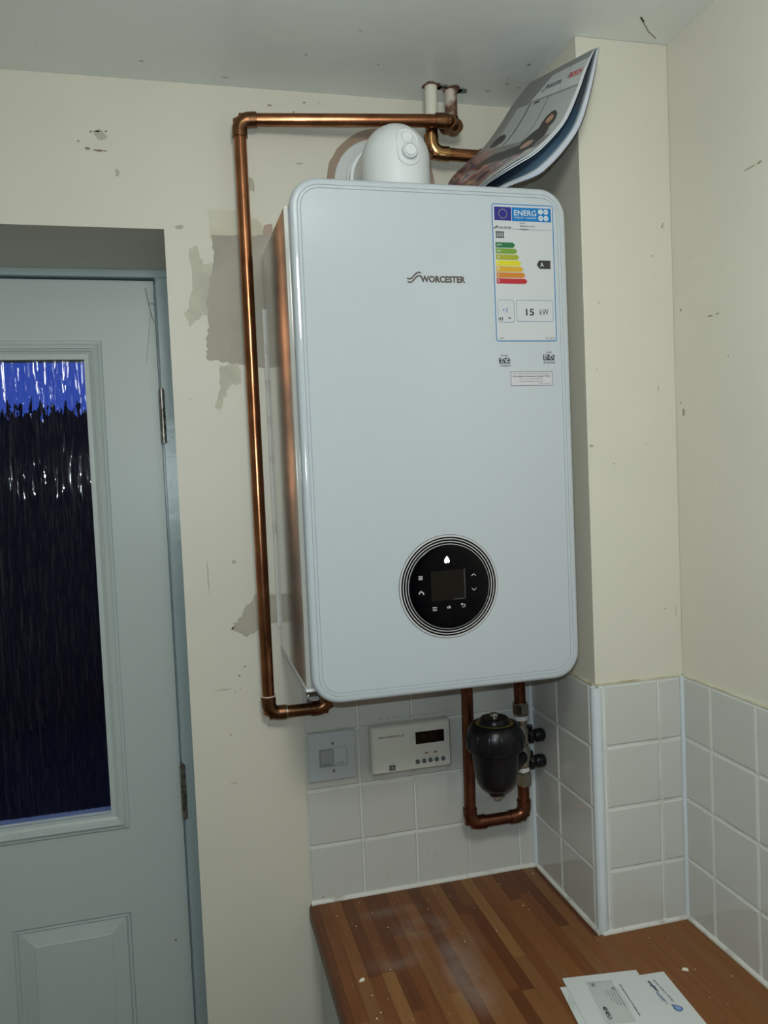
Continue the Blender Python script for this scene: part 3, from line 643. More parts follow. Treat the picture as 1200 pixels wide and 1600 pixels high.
ic += strip2([(0.2332, 0.5478), (0.2366, 0.5448), (0.2400, 0.5478)], 0.0009)+strip2([(0.2332, 0.5652), (0.2366, 0.5684), (0.2400, 0.5652)], 0.0009)
ic += strip2([(0.2168, 0.5868), (0.2205, 0.5868), (0.2222, 0.5880), (0.2222, 0.5898), (0.2205, 0.5908), (0.2175, 0.5908)], 0.0009)+strip2([(0.2180, 0.5852), (0.2160, 0.5868), (0.2180, 0.5884)], 0.0009)
flat('icons', ic, dm, ICON, dial)
text('lettering', 'ok', 0.1950, 0.2012, -0.5912, -0.5868, bmt(0.0040), ICON, dial, bold=0.02)
for c in boiler.children: c.location = c.location-boiler.location

# ------------------------------------------------------------------ flue elbow on top of the boiler
FX, FY, FZc, FR = -0.2740, -0.165, 1.2445, 0.0535
flue = empty('flue_elbow', (FX, FY, CZT), 'white plastic flue elbow standing on top of the boiler', 'flue')
# outer shell: vertical tube whose front is round-shouldered, then a horizontal run to the wall
bm = bmesh.new(); seg = 48; rings = []
prof = [(CZT, FR+0.001), (FZc-0.012, FR), (FZc, FR)]
for k in range(1, 13):
    a = PI/2*k/12; prof.append((FZc+FR*math.sin(a)*1.04, FR*math.cos(a) if k < 12 else 0.0004))
for z, r in prof: rings.append([bm.verts.new((FX+r*math.cos(2*PI*k/seg), FY+r*math.sin(2*PI*k/seg), z)) for k in range(seg)])
for i in range(len(rings)-1):
    for k in range(seg): bm.faces.new((rings[i][k], rings[i][(k+1) % seg], rings[i+1][(k+1) % seg], rings[i+1][k]))
bm.faces.new(rings[-1])
obj('elbow_shell', bm, FLUEP, flue, smooth='all')
stepped('horizontal_duct', (FX, FY, FZc), (FX, 0, FZc), [(0, FR*0.97), (0.075, FR*0.97), (0.0755, FR+0.003), (0.085, FR+0.003), (0.0855, FR-0.001), (0.098, FR-0.001), (0.0985, FR+0.0045), (0.110, FR+0.0045), (0.111, FR-0.001), (-FY-0.006, FR-0.001)], FLUEP, flue, 48)
stepped('joint_band', (FX, FY, FZc), (FX, 0, FZc), [(0.0860, FR+0.0002), (0.0975, FR+0.0002)], DARK, flue, 48)
stepped('wall_collar', (-0.262, 0, 1.2665), (-0.262, -0.1, 1.2665), [(0.001, 0.079), (0.010, 0.079), (0.015, 0.075), (0.018, 0.066), (0.028, 0.058), (0.031, 0.055)], FLUEP, flue, 56)
stepped('collar_screw', (FX-0.050, -0.070, FZc-0.028), (FX-0.060, -0.075, FZc-0.028), [(0, 0.003), (0.006, 0.003)], STEEL, flue, 12)
# stadium recess with two sampling caps, tilted to the camera side like the moulding
FF = FY-FR
def tilt(u, v, o):   # on the front of the cylinder
    a = 0.30; r = FR+o
    x = u; ang = x/FR
    return (FX+r*math.sin(ang), FY-r*math.cos(ang), v)
cu = 0.006
stad = []
for rr, oo in ((0.0182, -0.0030), (0.0182, 0.0008), (0.0172, 0.0016), (0.0162, 0.0006), (0.0150, 0.0000)):
    ring = []
    for k in range(32):
        a = 2*PI*k/32; cz = 1.2610 if math.sin(a) >= 0 else 1.2380
        z = cz+rr*math.sin(a); over = max(0, z-FZc)/FR
        u = cu+rr*math.cos(a); rad_here = FR*math.sqrt(max(0.02, 1-min(over/1.04, 0.95)**2))
        x = min(max(u, -rad_here*0.95), rad_here*0.95)
        ring.append((FX+x, FY-math.sqrt(max(rad_here**2-x*x, 0))-oo, z))
    stad.append(ring)
loops('sampling_port_frame', stad, FLUEP, flue, False, True)
def fsurf(z):
    over = max(0, z-FZc)/FR/1.04; rh = FR*math.sqrt(1-min(over, .95)**2); return FY-math.sqrt(rh*rh-cu*cu)
stepped('sampling_cap', (FX+cu-0.001, fsurf(1.264)+0.006, 1.262), (FX+cu-0.001, fsurf(1.264)-0.02, 1.2645), [(0, 0.0088), (0.0075, 0.0088), (0.0088, 0.0080), (0.0088, 0.0050)], FLUEP, flue)
stepped('sampling_cap', (FX+cu+0.001, fsurf(1.241)+0.004, 1.2410), (FX+cu+0.001, fsurf(1.241)-0.03, 1.2410), [(0, 0.0122), (0.010, 0.0122), (0.0118, 0.0112), (0.0120, 0.0098), (0.0095, 0.0092), (0.0095, 0.0086), (0.0120, 0.0080)], FLUEP, flue)
for c in flue.children: c.location = c.location-flue.location

# ------------------------------------------------------------------ copper pipes
def pipe_thing(name, loc, label): return empty(name, loc, label, 'pipe')
R1 = 0.0106
p1 = pipe_thing('copper_pipe', (-0.501, -0.030, 0.3585), 'long copper pipe from the ceiling across the top and down the boiler\'s left side')
A = (-0.5010, -0.030, 1.3541); B = (-0.1500, -0.079, 1.3541); Cc = (-0.134, -0.045, 1.3541); D = (-0.5010, -0.030, 0.3585); E_ = (-0.4000, -0.030, 0.3585)
Ax = (-0.1500, -0.079, 1.3541)
tube('pipe', [D, A], R1, COPPER, p1); tube('pipe', [A, B], R1, COPPER, p1); tube('pipe', [D, E_], R1, FIT, p1)
tube('pipe', [E_, (-0.4000, -0.030, CZB+0.001)], R1, FIT, p1)
elbow('elbow_fitting', D, A, B, FIT, p1); elbow('elbow_fitting', A, D, E_, FIT, p1); elbow('elbow_fitting', D, E_, (-0.4, -0.030, 0.5), FIT, p1)
elbow('elbow_fitting', A, B, (-0.150, -0.03, 1.3541), FIT, p1, R=0.012, cup=0.014)
# second fitting turning up into the ceiling
elbow('elbow_fitting', (-0.134, -0.09, 1.3541), (-0.1345, -0.042, 1.3530), (-0.1345, -0.042, 1.42), FIT, p1, R=0.012, cup=0.012)
tube('joining_stub', [(-0.1500, -0.079, 1.3541), (-0.1345, -0.05, 1.3535)], 0.0115, FIT, p1)
tube('painted_tail', [(-0.1345, -0.043, 1.366), (-0.1345, -0.044, 1.4213)], R1+0.0002, RUSTY, p1)
stepped('solder_ring', (-0.501, -0.030, 0.3886), (-0.501, -0.030, 0.40), [(0, 0.0126), (0.0016, 0.0126)], mat('pale_flux', (0.6, 0.55, 0.48), 0.4), p1)
stepped('solder_ring', (-0.4725, -0.030, 0.3585), (-0.46, -0.030, 0.3585), [(0, 0.0122), (0.003, 0.0122)], CHROME, p1)
for c in p1.children: c.location = c.location-p1.location
p2 = pipe_thing('copper_pipe', (-0.1765, -0.053, 1.3080), 'short white-topped copper pipe turning right behind the brochure')
G0 = (-0.1735, -0.053, 1.4213); G1 = (-0.1765, -0.053, 1.3090); G2 = (-0.0600, -0.053, 1.3080)
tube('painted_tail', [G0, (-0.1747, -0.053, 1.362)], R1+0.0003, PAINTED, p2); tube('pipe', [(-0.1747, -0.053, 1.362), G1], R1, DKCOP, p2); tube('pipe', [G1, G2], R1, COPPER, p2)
elbow('elbow_fitting', (-0.1765, -0.053, 1.42), G1, G2, mat('bright_brassy_copper', (0.52, 0.30, 0.13), 0.24, metal=1.0, noise=((0.30, 0.15, 0.07), 40, 0.4, 0.7)), p2, R=0.019)
elbow('elbow_fitting', G1, G2, (-0.06, -0.053, 1.2), FIT, p2)
tube('pipe', [G2, (-0.0600+0.0, -0.053, 1.24)], R1, COPPER, p2)
tube('pipe', [(-0.0600, -0.053, 1.24), (-0.0700, -0.053, 1.215), (-0.0850, -0.053, 1.19), (-0.0850, -0.053, CZT+0.0005)], R1, COPPER, p2)
for c in p2.children: c.location = c.location-p2.location
YP = -0.055
p3 = pipe_thing('copper_pipe', (-0.10, YP, 0.123), 'copper pipe loop dropping under the boiler beside the black filter')
LX, RX, ZB_ = -0.1530, -0.0490, 0.1245
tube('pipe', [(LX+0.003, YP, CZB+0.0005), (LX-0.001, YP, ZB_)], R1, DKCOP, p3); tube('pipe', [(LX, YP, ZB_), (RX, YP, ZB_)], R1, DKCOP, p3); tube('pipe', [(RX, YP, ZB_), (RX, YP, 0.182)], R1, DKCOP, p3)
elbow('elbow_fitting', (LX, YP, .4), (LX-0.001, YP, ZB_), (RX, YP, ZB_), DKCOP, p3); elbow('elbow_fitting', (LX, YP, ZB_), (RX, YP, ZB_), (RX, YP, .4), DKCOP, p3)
for c in p3.children: c.location = c.location-p3.location
# ------------------------------------------------------------------ magnetic filter with its two valves
flt = empty('magnetic_filter', (-0.128, -0.135, 0.20), 'black magnetic system filter hanging under the boiler', 'filter')
fx, fy = -0.1325, -0.135
def lz(name, prof, m, seg=48, x=fx, y=fy): return stepped(name, (x, y, 0), (x, y, 1), prof, m, flt, seg)
ZS = 0.004
lz('canister', [(0.2120, 0.0135), (0.2150, 0.0200), (0.2205, 0.0272), (0.228, 0.0325), (0.238, 0.0357), (0.252, 0.0378), (0.278, 0.0402), (0.291, 0.0410)], BLKP)
lz('cap_collar', [(0.2845, 0.042), (0.2860, 0.0480), (0.2900, 0.0493), (0.304, 0.0493), (0.317, 0.0465), (0.328, 0.0405), (0.331, 0.0345), (0.3295, 0.0335), (0.3295, 0.010)], BLKP)
for k in range(14):
    a = 2*PI*k/14+0.1; box_ = bmesh.new(); 
    r_ = 0.0486; sweep(box_, [Vector((fx+r_*math.cos(a), fy+r_*math.sin(a), 0.2925)), Vector((fx+r_*math.cos(a), fy+r_*math.sin(a), 0.306)), Vector((fx+(r_-.003)*math.cos(a), fy+(r_-.003)*math.sin(a), 0.3165))], [0.0024, 0.0024, 0.0016], 8)
    obj('grip_rib', box_, BLKP, flt, smooth=True)
stepped('brass_ring', (fx, fy, 0.3290), (fx, fy, 1), [(0, 0.0325), (0.0018, 0.0325), (0.0022, 0.0300), (0.0010, 0.0290)], BRASS, flt, 48)
lz('top_cap', [(0.3285, 0.0260), (0.3350, 0.0255), (0.3395, 0.0225), (0.3405, 0.016), (0.3395, 0.0125), (0.3395, 0.0085)], BLKP)
lz('bleed_screw', [(0.3390, 0.0075), (0.3450, 0.0075), (0.3465, 0.0065), (0.3465, 0.002)], CHROME, 24)
lz('drain_boss', [(0.2055, 0.011), (0.2065, 0.0130), (0.2140, 0.0135), (0.2165, 0.015)], BLKP, 24)
lz('drain_plug', [(0.1985, 0.0055), (0.2000, 0.0070), (0.2040, 0.0070)], mat('dull_brown_plug', (0.25, 0.20, 0.16), 0.5), 16)
# arms from the canister head back to the valves
bm = bmesh.new(); sweep(bm, [Vector((fx+0.010, fy+0.02, 0.236)), Vector((-0.078, -0.085, 0.236)), Vector((RX-0.004, YP-0.002, 0.236))], [0.015, 0.0155, 0.0150], 20)
obj('inlet_arm', bm, BLKP, flt, smooth=True)
bm = bmesh.new(); sweep(bm, [Vector((fx+0.010, fy+0.02, 0.270)), Vector((-0.078, -0.085, 0.270)), Vector((RX-0.004, YP-0.002, 0.270))], [0.012, 0.0125, 0.0120], 20)
obj('outlet_arm', bm, BLKP, flt, smooth=True)
def hexnut(name, cx, cy, z0, z1, r, m):
    bm = bmesh.new(); rings = []
    for z, s, q in ((z0, 0.90, 0), (z0+0.0025, 1, 0), (z1-0.0025, 1, 0), (z1, 0.90, 0)):
        rings.append([bm.verts.new((cx+r*s*math.cos(PI/3*k+0.25), cy+r*s*math.sin(PI/3*k+0.25), z)) for k in range(6)])
    for i in range(3):
        for k in range(6): bm.faces.new((rings[i][k], rings[i][(k+1) % 6], rings[i+1][(k+1) % 6], rings[i+1][k]))
    bm.faces.new(rings[0]); bm.faces.new(rings[-1]); return obj(name, bm, m, flt)
hexnut('compression_nut', RX, YP, 0.181, 0.206, 0.0158, CHROME)
hexnut('compression_nut', RX-0.001, YP, 0.3120, 0.3340, 0.0160, CHROME)
stepped('valve_body', (RX, YP, 0.204), (RX, YP, 1), [(0, 0.011), (0.004, 0.0125), (0.010, 0.0125), (0.016, 0.0160), (0.030, 0.0170), (0.044, 0.0150), (0.050, 0.0110), (0.058, 0.0110)], CHROME, flt)
stepped('valve_body', (RX, YP, 0.256), (RX, YP, 1), [(0, 0.0112), (0.006, 0.0150), (0.016, 0.0160), (0.026, 0.0150), (0.034, 0.0115), (0.045, 0.0115), (0.060, 0.0125)], CHROME, flt)
for z in (0.2080, 0.3025):
    stepped('white_tag', (RX, YP, z), (RX, YP, 1), [(0, 0.0131), (0.0075, 0.0131)], mat('white_tag_print', (0.6, 0.62, 0.62), 0.5), flt)
for z in (0.2230, 0.2710):
    stepped('valve_handle', (RX+0.010, YP-0.004, z), (RX+0.06, YP-0.004, z), [(0, 0.0130), (0.007, 0.0138), (0.0095, 0.0110), (0.013, 0.0100), (0.016, 0.0122), (0.026, 0.0124), (0.0310, 0.0105), (0.0325, 0.004)], BLKP, flt, 10)
    stepped('handle_lug', (RX+0.015, YP-0.004, z+0.006), (RX+0.015, YP-0.004, z+0.1), [(0, 0.0050), (0.012, 0.0050), (0.0145, 0.0038)], BLKP, flt, 14)
tube('upper_tail_pipe', [(RX-0.001, YP, 0.333), (RX-0.001, YP, CZB+0.0005)], R1, DKCOP, flt)
for c in flt.children: c.location = c.location-flt.location

# ------------------------------------------------------------------ switch and programmer on the tiles
TS = -0.0065
sw = empty('fused_switch', (-0.3925, TS, 0.2645), 'square grey-white wall switch left of the heating programmer', 'switch')
s0, s1, z0, z1 = -0.4355, -0.3500, 0.2210, 0.3080
plate('back_box', s0, s1, z0, z1, 0.002, [(0.003, TS+0.001), (0.001, -0.0075), (0, -0.009), (0, -0.0125), (0.0018, -0.0142), (0.004, -0.0145)], SWITCHP, sw, 3)
plate('recess_frame', -0.4165, -0.3660, 0.2465, 0.2795, 0.001, [(0.0, -0.0143), (0.0, -0.0150), (0.0012, -0.0152), (0.0016, -0.0146)], GREYLINE, sw, 2)
plate('rocker', -0.4145, -0.3925, 0.2485, 0.2775, 0.001, [(0, -0.0143), (0, -0.0170), (0.001, -0.0178)], SWITCHD, sw, 2)
plate('fuse_carrier', -0.3900, -0.3675, 0.2480, 0.2785, 0.001, [(0, -0.0143), (0, -0.0160), (0.001, -0.0166)], SWITCHP, sw, 2)
for z in (0.2385, 0.2880): stepped('screw', (-0.3912, -0.0138, z), (-0.3912, -0.05, z), [(0, 0.0027), (0.0012, 0.0027), (0.0022, 0.0020), (0.0025, 0.0008)], CHROME, sw, 16)
SM = lambda u, v: (u, -0.0181, v)
text('lettering', 'HEATING', -0.4120, -0.3960, 0.2510, 0.2534, SM, BLK, sw, bold=0.015)
text('lettering', 'FUSE', -0.3850, -0.3740, 0.2512, 0.2534, lambda u, v: (u, -0.0169, v), BLK, sw)
for c in sw.children: c.location = c.location-sw.location
tm = empty('heating_programmer', (-0.2510, TS, 0.2700), 'ivory heating programmer with a dark display and five buttons', 'programmer')
a0, a1_, c0, c1 = -0.3262, -0.1765, 0.2255, 0.3125; yt = -0.0345
plate('case', a0, a1_, c0, c1, 0.006, [(0.004, TS+0.001), (0.003, -0.010), (0.0022, -0.011), (0.0, -0.013), (0.0, -0.028), (0.0015, -0.032), (0.0045, -0.0345), (0.008, yt)], TIMERP, tm, 6)
plate('display', -0.2443, -0.1907, 0.2738, 0.2957, 0.0006, [(0, yt+0.0005), (0, yt-0.0004), (0.0006, yt-0.0006)], SCREEN, tm, 2)
TM = lambda u, v: (u, yt-0.0003, v)
text('lettering', 'CENTAURPLUS C27', -0.3134, -0.2650, 0.2915, 0.2950, TM, BLK, tm, bold=0.012, shear=0.1)
text('lettering', '9:45', -0.233, -0.203, 0.280, 0.290, lambda u, v: (u, yt-0.0008, v), mat('faint_segments', (0.009, 0.008, 0.007), 0.2), tm)
for k, xb in enumerate((-0.2421, -0.2300, -0.2181, -0.2064, -0.1942)):
    stepped('button', (xb, yt+0.001, 0.2423), (xb, yt-0.1, 0.2423), [(0, 0.0041), (0.0028, 0.0041), (0.0036, 0.0033)], mat('dark_grey_button', (0.09, 0.11, 0.12), 0.5) if k == 0 else bpy.data.materials['dark_grey_button'], tm, 20)
for xb in (-0.2248, -0.2080):
    flat('indicator_lamp', [disc2(xb-0.0015, 0.2563, 0.0013, 10), disc2(xb+0.0015, 0.2563, 0.0013, 10)], TM, BLK, tm)
    flat('red_print', [[(xb-0.0032, 0.2545), (xb+0.0032, 0.2545), (xb+0.0032, 0.2550), (xb-0.0032, 0.2550)], [(xb-0.0036, 0.2545), (xb-0.0032, 0.2545), (xb-0.0032, 0.2580), (xb-0.0036, 0.2580)], [(xb-0.001, 0.2588), (xb+0.001, 0.2588), (xb, 0.2600)]], TM, REDI, tm)
for u0_, u1_, v_, s in ((-0.2535, -0.2455, 0.2880, 'ONCE'), (-0.2550, -0.2455, 0.2840, 'ALLDAY'), (-0.2550, -0.2455, 0.2800, 'AUTO'), (-0.2520, -0.2455, 0.2915, 'OFF'),
                        (-0.1885, -0.1835, 0.2930, 'ON'), (-0.1885, -0.1815, 0.2885, 'ONCE'), (-0.1885, -0.1810, 0.2840, 'ALLDAY'), (-0.1885, -0.1840, 0.2795, 'OFF'),
                        (-0.2440, -0.2395, 0.2345, 'SET'), (-0.2090, -0.1995, 0.2335, 'SELECT'), (-0.1965, -0.1915, 0.2330, 'RUN'), (-0.2325, -0.2260, 0.2480, 'HOUR'), (-0.2215, -0.2130, 0.2480, 'ADVANCE'), (-0.2080, -0.2045, 0.2480, '+1')):
    text('lettering', s, u0_, u1_, v_-0.0008, v_+0.0010, TM, GREYLINE, tm)
flat('maker_emblem', ring2([(-0.2951, 0.2318), (-0.2835, 0.2318), (-0.2835, 0.2424), (-0.2951, 0.2424)], [(-0.2940, 0.2328), (-0.2846, 0.2328), (-0.2846, 0.2414), (-0.2940, 0.2414)])
     + [rect2(-0.2932, -0.2908, 0.2335, 0.2407), rect2(-0.2878, -0.2854, 0.2335, 0.2407), rect2(-0.2908, -0.2878, 0.2335, 0.2355), rect2(-0.2908, -0.2878, 0.2387, 0.2407)], TM, BLK, tm)
flat('maker_strapline', [rect2(-0.301, -0.277, 0.2292, 0.2298)], TM, GREYLINE, tm)
for c in tm.children: c.location = c.location-tm.location
# chipped grout above both
marks('grout_chip', [(-0.30+i*0.014, 0.3175+random.uniform(-.001, .001), random.uniform(.003, .007), random.uniform(.0008, .002)) for i in range(10)]+[(-0.372, 0.3105, .011, .002), (-0.395, 0.3095, .012, .001)], lambda u, v: (u, -0.0069, v), SCUFF, wall_back)
marks('tile_speck', [(-0.222, 0.055, .001, .001), (-0.205, 0.052, .001, .001), (-0.18, 0.06, .0008, .0008), (-0.30, 0.024, .001, .001), (-0.42, 0.01, .003, .001), (-0.26, 0.008, .001, .001), (-0.30, 0.06, .0006, .0006), (-0.17, 0.29, .0006, .0006)], lambda u, v: (u, -0.0070, v), DIRT, wall_back)

# ------------------------------------------------------------------ brochure standing on the boiler
bro = empty('brochure', (-0.17, -0.2, CZT+0.003), 'curled glossy brochure propped on top of the boiler against the wall', 'brochure')
spine = [(-0.190, 1.160), (-0.182, 1.20), (-0.1645, 1.2429), (-0.135, 1.273), (-0.1003, 1.3034), (-0.071, 1.340), (-0.045, 1.3772), (-0.0125, 1.4150)]
fore = [(-0.178, 1.150), (-0.1494, 1.1663), (-0.1089, 1.1819), (-0.0882, 1.1948), (-0.0565, 1.2259), (-0.0294, 1.2644), (-0.0098, 1.3211), (0.0035, 1.3756)]
cfore = [(-0.196, 1.156), (-0.182, 1.170), (-0.137, 1.2000), (-0.1060, 1.2180), (-0.078, 1.2420), (-0.0550, 1.2680), (-0.0335, 1.3080), (-0.0190, 1.340), (-0.0020, 1.3710)]
def curve_at(pts, s):
    L = [0]
    for i in range(1, len(pts)): L.append(L[-1]+math.hypot(pts[i][0]-pts[i-1][0], pts[i][1]-pts[i-1][1]))
    d = s*L[-1]
    i = 1
    while i < len(pts)-1 and L[i] < d: i += 1
    t = (d-L[i-1])/(L[i]-L[i-1])
    p0_, p1_, p2_, p3_ = pts[max(i-2, 0)], pts[i-1], pts[i], pts[min(i+1, len(pts)-1)]
    f_ = lambda a, b, c, e: 0.5*((2*b)+(-a+c)*t+(2*a-5*b+4*c-e)*t*t+(-a+3*b-3*c+e)*t**3)
    return (f_(p0_[0], p1_[0], p2_[0], p3_[0]), f_(p0_[1], p1_[1], p2_[1], p3_[1]))
YS, YFo = -0.104, -0.300
def sheet_pt(w_, s, t_, o=0.0):
    """w_: 0 = cover, 1 = back; s up the page, t_ from spine to fore edge"""
    a = curve_at(spine, s); c = curve_at(cfore, s); f_ = curve_at(fore, s)
    e = (c[0]+(f_[0]-c[0])*w_, c[1]+(f_[1]-c[1])*w_)
    t2 = t_+0.10*math.sin(PI*t_)*(0.5-w_)*0.0
    x = a[0]+(e[0]-a[0])*t2; z = a[1]+(e[1]-a[1])*t2; y = YS+(YFo-YS)*t_
    # the cover bows away from the block between spine and edge
    x += w_*0.0030 - o*0.6; z += -w_*0.0012 + o*0.5; y -= 0.0006*(1-w_)+o*0.6
    return (x, y, max(z, CZT+0.0008))
def sheet(name, w_, m, nu=26, nv=12, thick=0.00035):
    me = bpy.data.meshes.new(name)
    vv = [sheet_pt(w_, i/nu, j/nv) for i in range(nu+1) for j in range(nv+1)]
    ff = [(i*(nv+1)+j, i*(nv+1)+j+1, (i+1)*(nv+1)+j+1, (i+1)*(nv+1)+j) for i in range(nu) for j in range(nv)]
    me.from_pydata(vv, [], ff); o = obj(name, me, m, bro, smooth='all')
    md = o.modifiers.new('thickness', 'SOLIDIFY'); md.thickness = thick; md.offset = 0
    return o
def colour_mat(name, rough):
    m = mat(name, (0.5, 0.5, 0.5), rough); n = m.node_tree.nodes; a = n.new('ShaderNodeVertexColor'); a.layer_name = 'print'
    m.node_tree.links.new(a.outputs['Color'], n['Principled BSDF'].inputs['Base Color']); return m
def painted_sheet(name, w_, fn, nu, nv, m, o=0.0004):
    me = bpy.data.meshes.new(name)
    vv = [sheet_pt(w_, i/nu, j/nv, o) for i in range(nu+1) for j in range(nv+1)]
    ff = [(i*(nv+1)+j, i*(nv+1)+j+1, (i+1)*(nv+1)+j+1, (i+1)*(nv+1)+j) for i in range(nu) for j in range(nv)]
    me.from_pydata(vv, [], ff); ca = me.color_attributes.new('print', 'FLOAT_COLOR', 'POINT')
    k = 0
    for i in range(nu+1):
        for j in range(nv+1): ca.data[k].color = (*fn(i/nu, j/nv), 1); k += 1
    return obj(name, me, m, bro, smooth='all')
def cover_print(s, t_):
    W = (0.46, 0.49, 0.49); G = (0.20, 0.21, 0.215)
    el = lambda cs, ct, rs, rt, rot=0: (((s-cs)*math.cos(rot)-(t_-ct)*math.sin(rot))/rs)**2+(((s-cs)*math.sin(rot)+(t_-ct)*math.cos(rot))/rt)**2 < 1
    if s > 0.945: return G
    if s > 0.80:
        if t_ > 0.34+(s-0.80)*0.9: return (0.50, 0.53, 0.53)
        return G
    if s > 0.788: return (0.24, 0.25, 0.25) if t_ > 0.30 else G
    if s > 0.775 and 0.42 < t_ < 0.50: return (0.06, 0.06, 0.065)
    if t_ < 0.10 and s > 0.5: return (0.22, 0.22, 0.21)
    # photograph of a family at a table (blurred shapes only)
    if el(0.632, 0.81, 0.026, 0.040): return (0.42, 0.24, 0.16)        # face
    if el(0.615, 0.81, 0.066, 0.085): return (0.035, 0.020, 0.016)      # long dark hair
    if el(0.455, 0.78, 0.035, 0.060): return (0.42, 0.25, 0.19)        # hands
    if el(0.500, 0.79, 0.095, 0.130): return (0.020, 0.020, 0.022)      # black top
    if el(0.400, 0.62, 0.060, 0.30, 0.1): return (0.022, 0.022, 0.025)
    if el(0.560, 0.20, 0.050, 0.090): return (0.020, 0.018, 0.016)      # dark head left
    if el(0.350, 0.48, 0.055, 0.07): return (0.38, 0.20, 0.13)
    if el(0.370, 0.42, 0.075, 0.11): return (0.10, 0.05, 0.03)
    if s > 0.50:
        for c in (0.36, 0.62):
            if abs(t_-c) < 0.006: return (0.05, 0.05, 0.05)
        if t_ < 0.16: return (0.26, 0.26, 0.25)
        return (0.40, 0.43, 0.42)
    q = (math.sin(s*34-t_*4)+0.8*math.sin(s*9+t_*13+1)+0.5*math.sin(t_*24+s*7))/2.3
    if s > 0.40: 
        if t_ < 0.30: return (0.30, 0.16, 0.15) if q > 0 else (0.12, 0.09, 0.10)
        return (0.20+0.05*q, 0.19+0.05*q, 0.19+0.05*q)
    if t_ > 0.88: return (0.45, 0.45, 0.45)
    pal = ((0.07, 0.04, 0.06), (0.13, 0.08, 0.10), (0.30, 0.19, 0.15), (0.10, 0.08, 0.10), (0.30, 0.10, 0.13), (0.34, 0.30, 0.27), (0.13, 0.16, 0.24))
    return pal[int((q*0.5+0.5)*6.99)]
def inner_print(s, t_):
    if t_ > 0.97: return (0.5, 0.56, 0.62)
    k = 0.5+0.5*math.sin(s*9+t_*5)
    if s > 0.70: return (0.07, 0.08, 0.10)
    return (0.05+0.05*k, 0.09+0.08*k, 0.14+0.12*k)
CP = colour_mat('cover_print', 0.3)
sheet('cover', 0.0, PAPER); painted_sheet('cover_print', 0.0, cover_print, 210, 110, CP)
sheet('page', 0.10, PAPER); sheet('page', 0.20, PAPER)
for k in range(7): sheet('page', 0.84+k*0.027, PAGEB if k % 2 else PAPER)
sheet('page', 0.78, PAPER); painted_sheet('picture_page', 0.78, inner_print, 60, 30, CP, 0.0004)
tag(sheet('back_cover', 1.05, mat('dark_back_cover', (0.05, 0.05, 0.055), 0.4)), 'dark back cover')
CVM = lambda u, v: sheet_pt(0.0, v, u, 0.0009)
text('lettering', 'WORCESTER', 0.50, 0.715, 0.852, 0.878, CVM, mat('navy_ink', (0.03, 0.04, 0.09), 0.4), bro, bold=0.02)
flat('emblem', strip2([(0.45, 0.846), (0.47, 0.850), (0.49, 0.875), (0.51, 0.880)], 0.008), CVM, bpy.data.materials['navy_ink'], bro)
text('lettering', 'BOSCH', 0.815, 0.975, 0.862, 0.896, CVM, mat('bright_red_ink', (0.55, 0.01, 0.02), 0.4), bro, bold=0.03)
flat('round_emblem', ring2(disc2(0.795, 0.883, 0.019, 16), disc2(0.795, 0.883, 0.014, 16))+[rect2(0.786, 0.790, 0.872, 0.894), rect2(0.800, 0.804, 0.872, 0.894), rect2(0.788, 0.802, 0.881, 0.885)], CVM, GREYLINE, bro)
flat('divider_line', [rect2(0.748, 0.756, 0.80, 0.945)], CVM, mat('pale_teal_ink', (0.22, 0.28, 0.27), 0.4), bro)
for c in bro.children: c.location = c.location-bro.location

# ------------------------------------------------------------------ envelopes on the worktop
def envelope(origin, ang, wdt, lng, z, label):
    """origin = top right corner nearest the wall, long side runs toward the viewer"""
    e = empty('envelope', (origin[0], origin[1], z), label, 'envelope', None)
    e.rotation_euler = (0, 0, ang)
    bm = bmesh.new(); nx_, ny_ = 4, 8; T = 0.0012
    vt = [[bm.verts.new((-wdt*i/nx_, -lng*j/ny_, T*0.5+(T*0.5*math.sin(PI*i/nx_)*math.sin(PI*j/ny_)**0.5 if 0 < i < nx_ and 0 < j < ny_ else 0))) for j in range(ny_+1)] for i in range(nx_+1)]
    vb = [[bm.verts.new((-wdt*i/nx_, -lng*j/ny_, 0)) for j in range(ny_+1)] for i in range(nx_+1)]
    for i in range(nx_):
        for j in range(ny_):
            bm.faces.new((vt[i][j], vt[i+1][j], vt[i+1][j+1], vt[i][j+1])); bm.faces.new((vb[i][j], vb[i][j+1], vb[i+1][j+1], vb[i+1][j]))
    for i in range(nx_):
        bm.faces.new((vt[i][0], vb[i][0], vb[i+1][0], vt[i+1][0])); bm.faces.new((vt[i][ny_], vt[i+1][ny_], vb[i+1][ny_], vb[i][ny_]))
    for j in range(ny_):
        bm.faces.new((vt[0][j], vt[0][j+1], vb[0][j+1], vb[0][j])); bm.faces.new((vt[nx_][j], vb[nx_][j], vb[nx_][j+1], vt[nx_][j+1]))
    obj('paper_body', bm, ENV, e, smooth=True)
    return e
def emap(e, ang, origin, z):
    c, s = math.cos(-ang), math.sin(-ang)
    def f(x, y):    # world x,y -> local coordinates of the envelope, printed on its top face
        dx, dy = x-origin[0], y-origin[1]; return (dx*c-dy*s, dx*s+dy*c, 0.0016)
    return f
BO = (0.0330, -0.3605); BA = math.radians(-5.1)
eB = envelope(BO, BA, 0.110, 0.220, 0.0002, 'white envelope with a blue droplet logo, right-hand one of the three on the worktop')
CO = (-0.0170, -0.3650); CA = math.radians(-8.3)
eC = envelope(CO, CA, 0.114, 0.220, 0.0016, 'white envelope lowest at the left, mostly hidden under the windowed envelope')
AO = (-0.0054, -0.3485); AA = math.radians(-7.8)
eA = envelope(AO, AA, 0.114, 0.220, 0.0030, 'white window envelope lying on top of the other two envelopes')
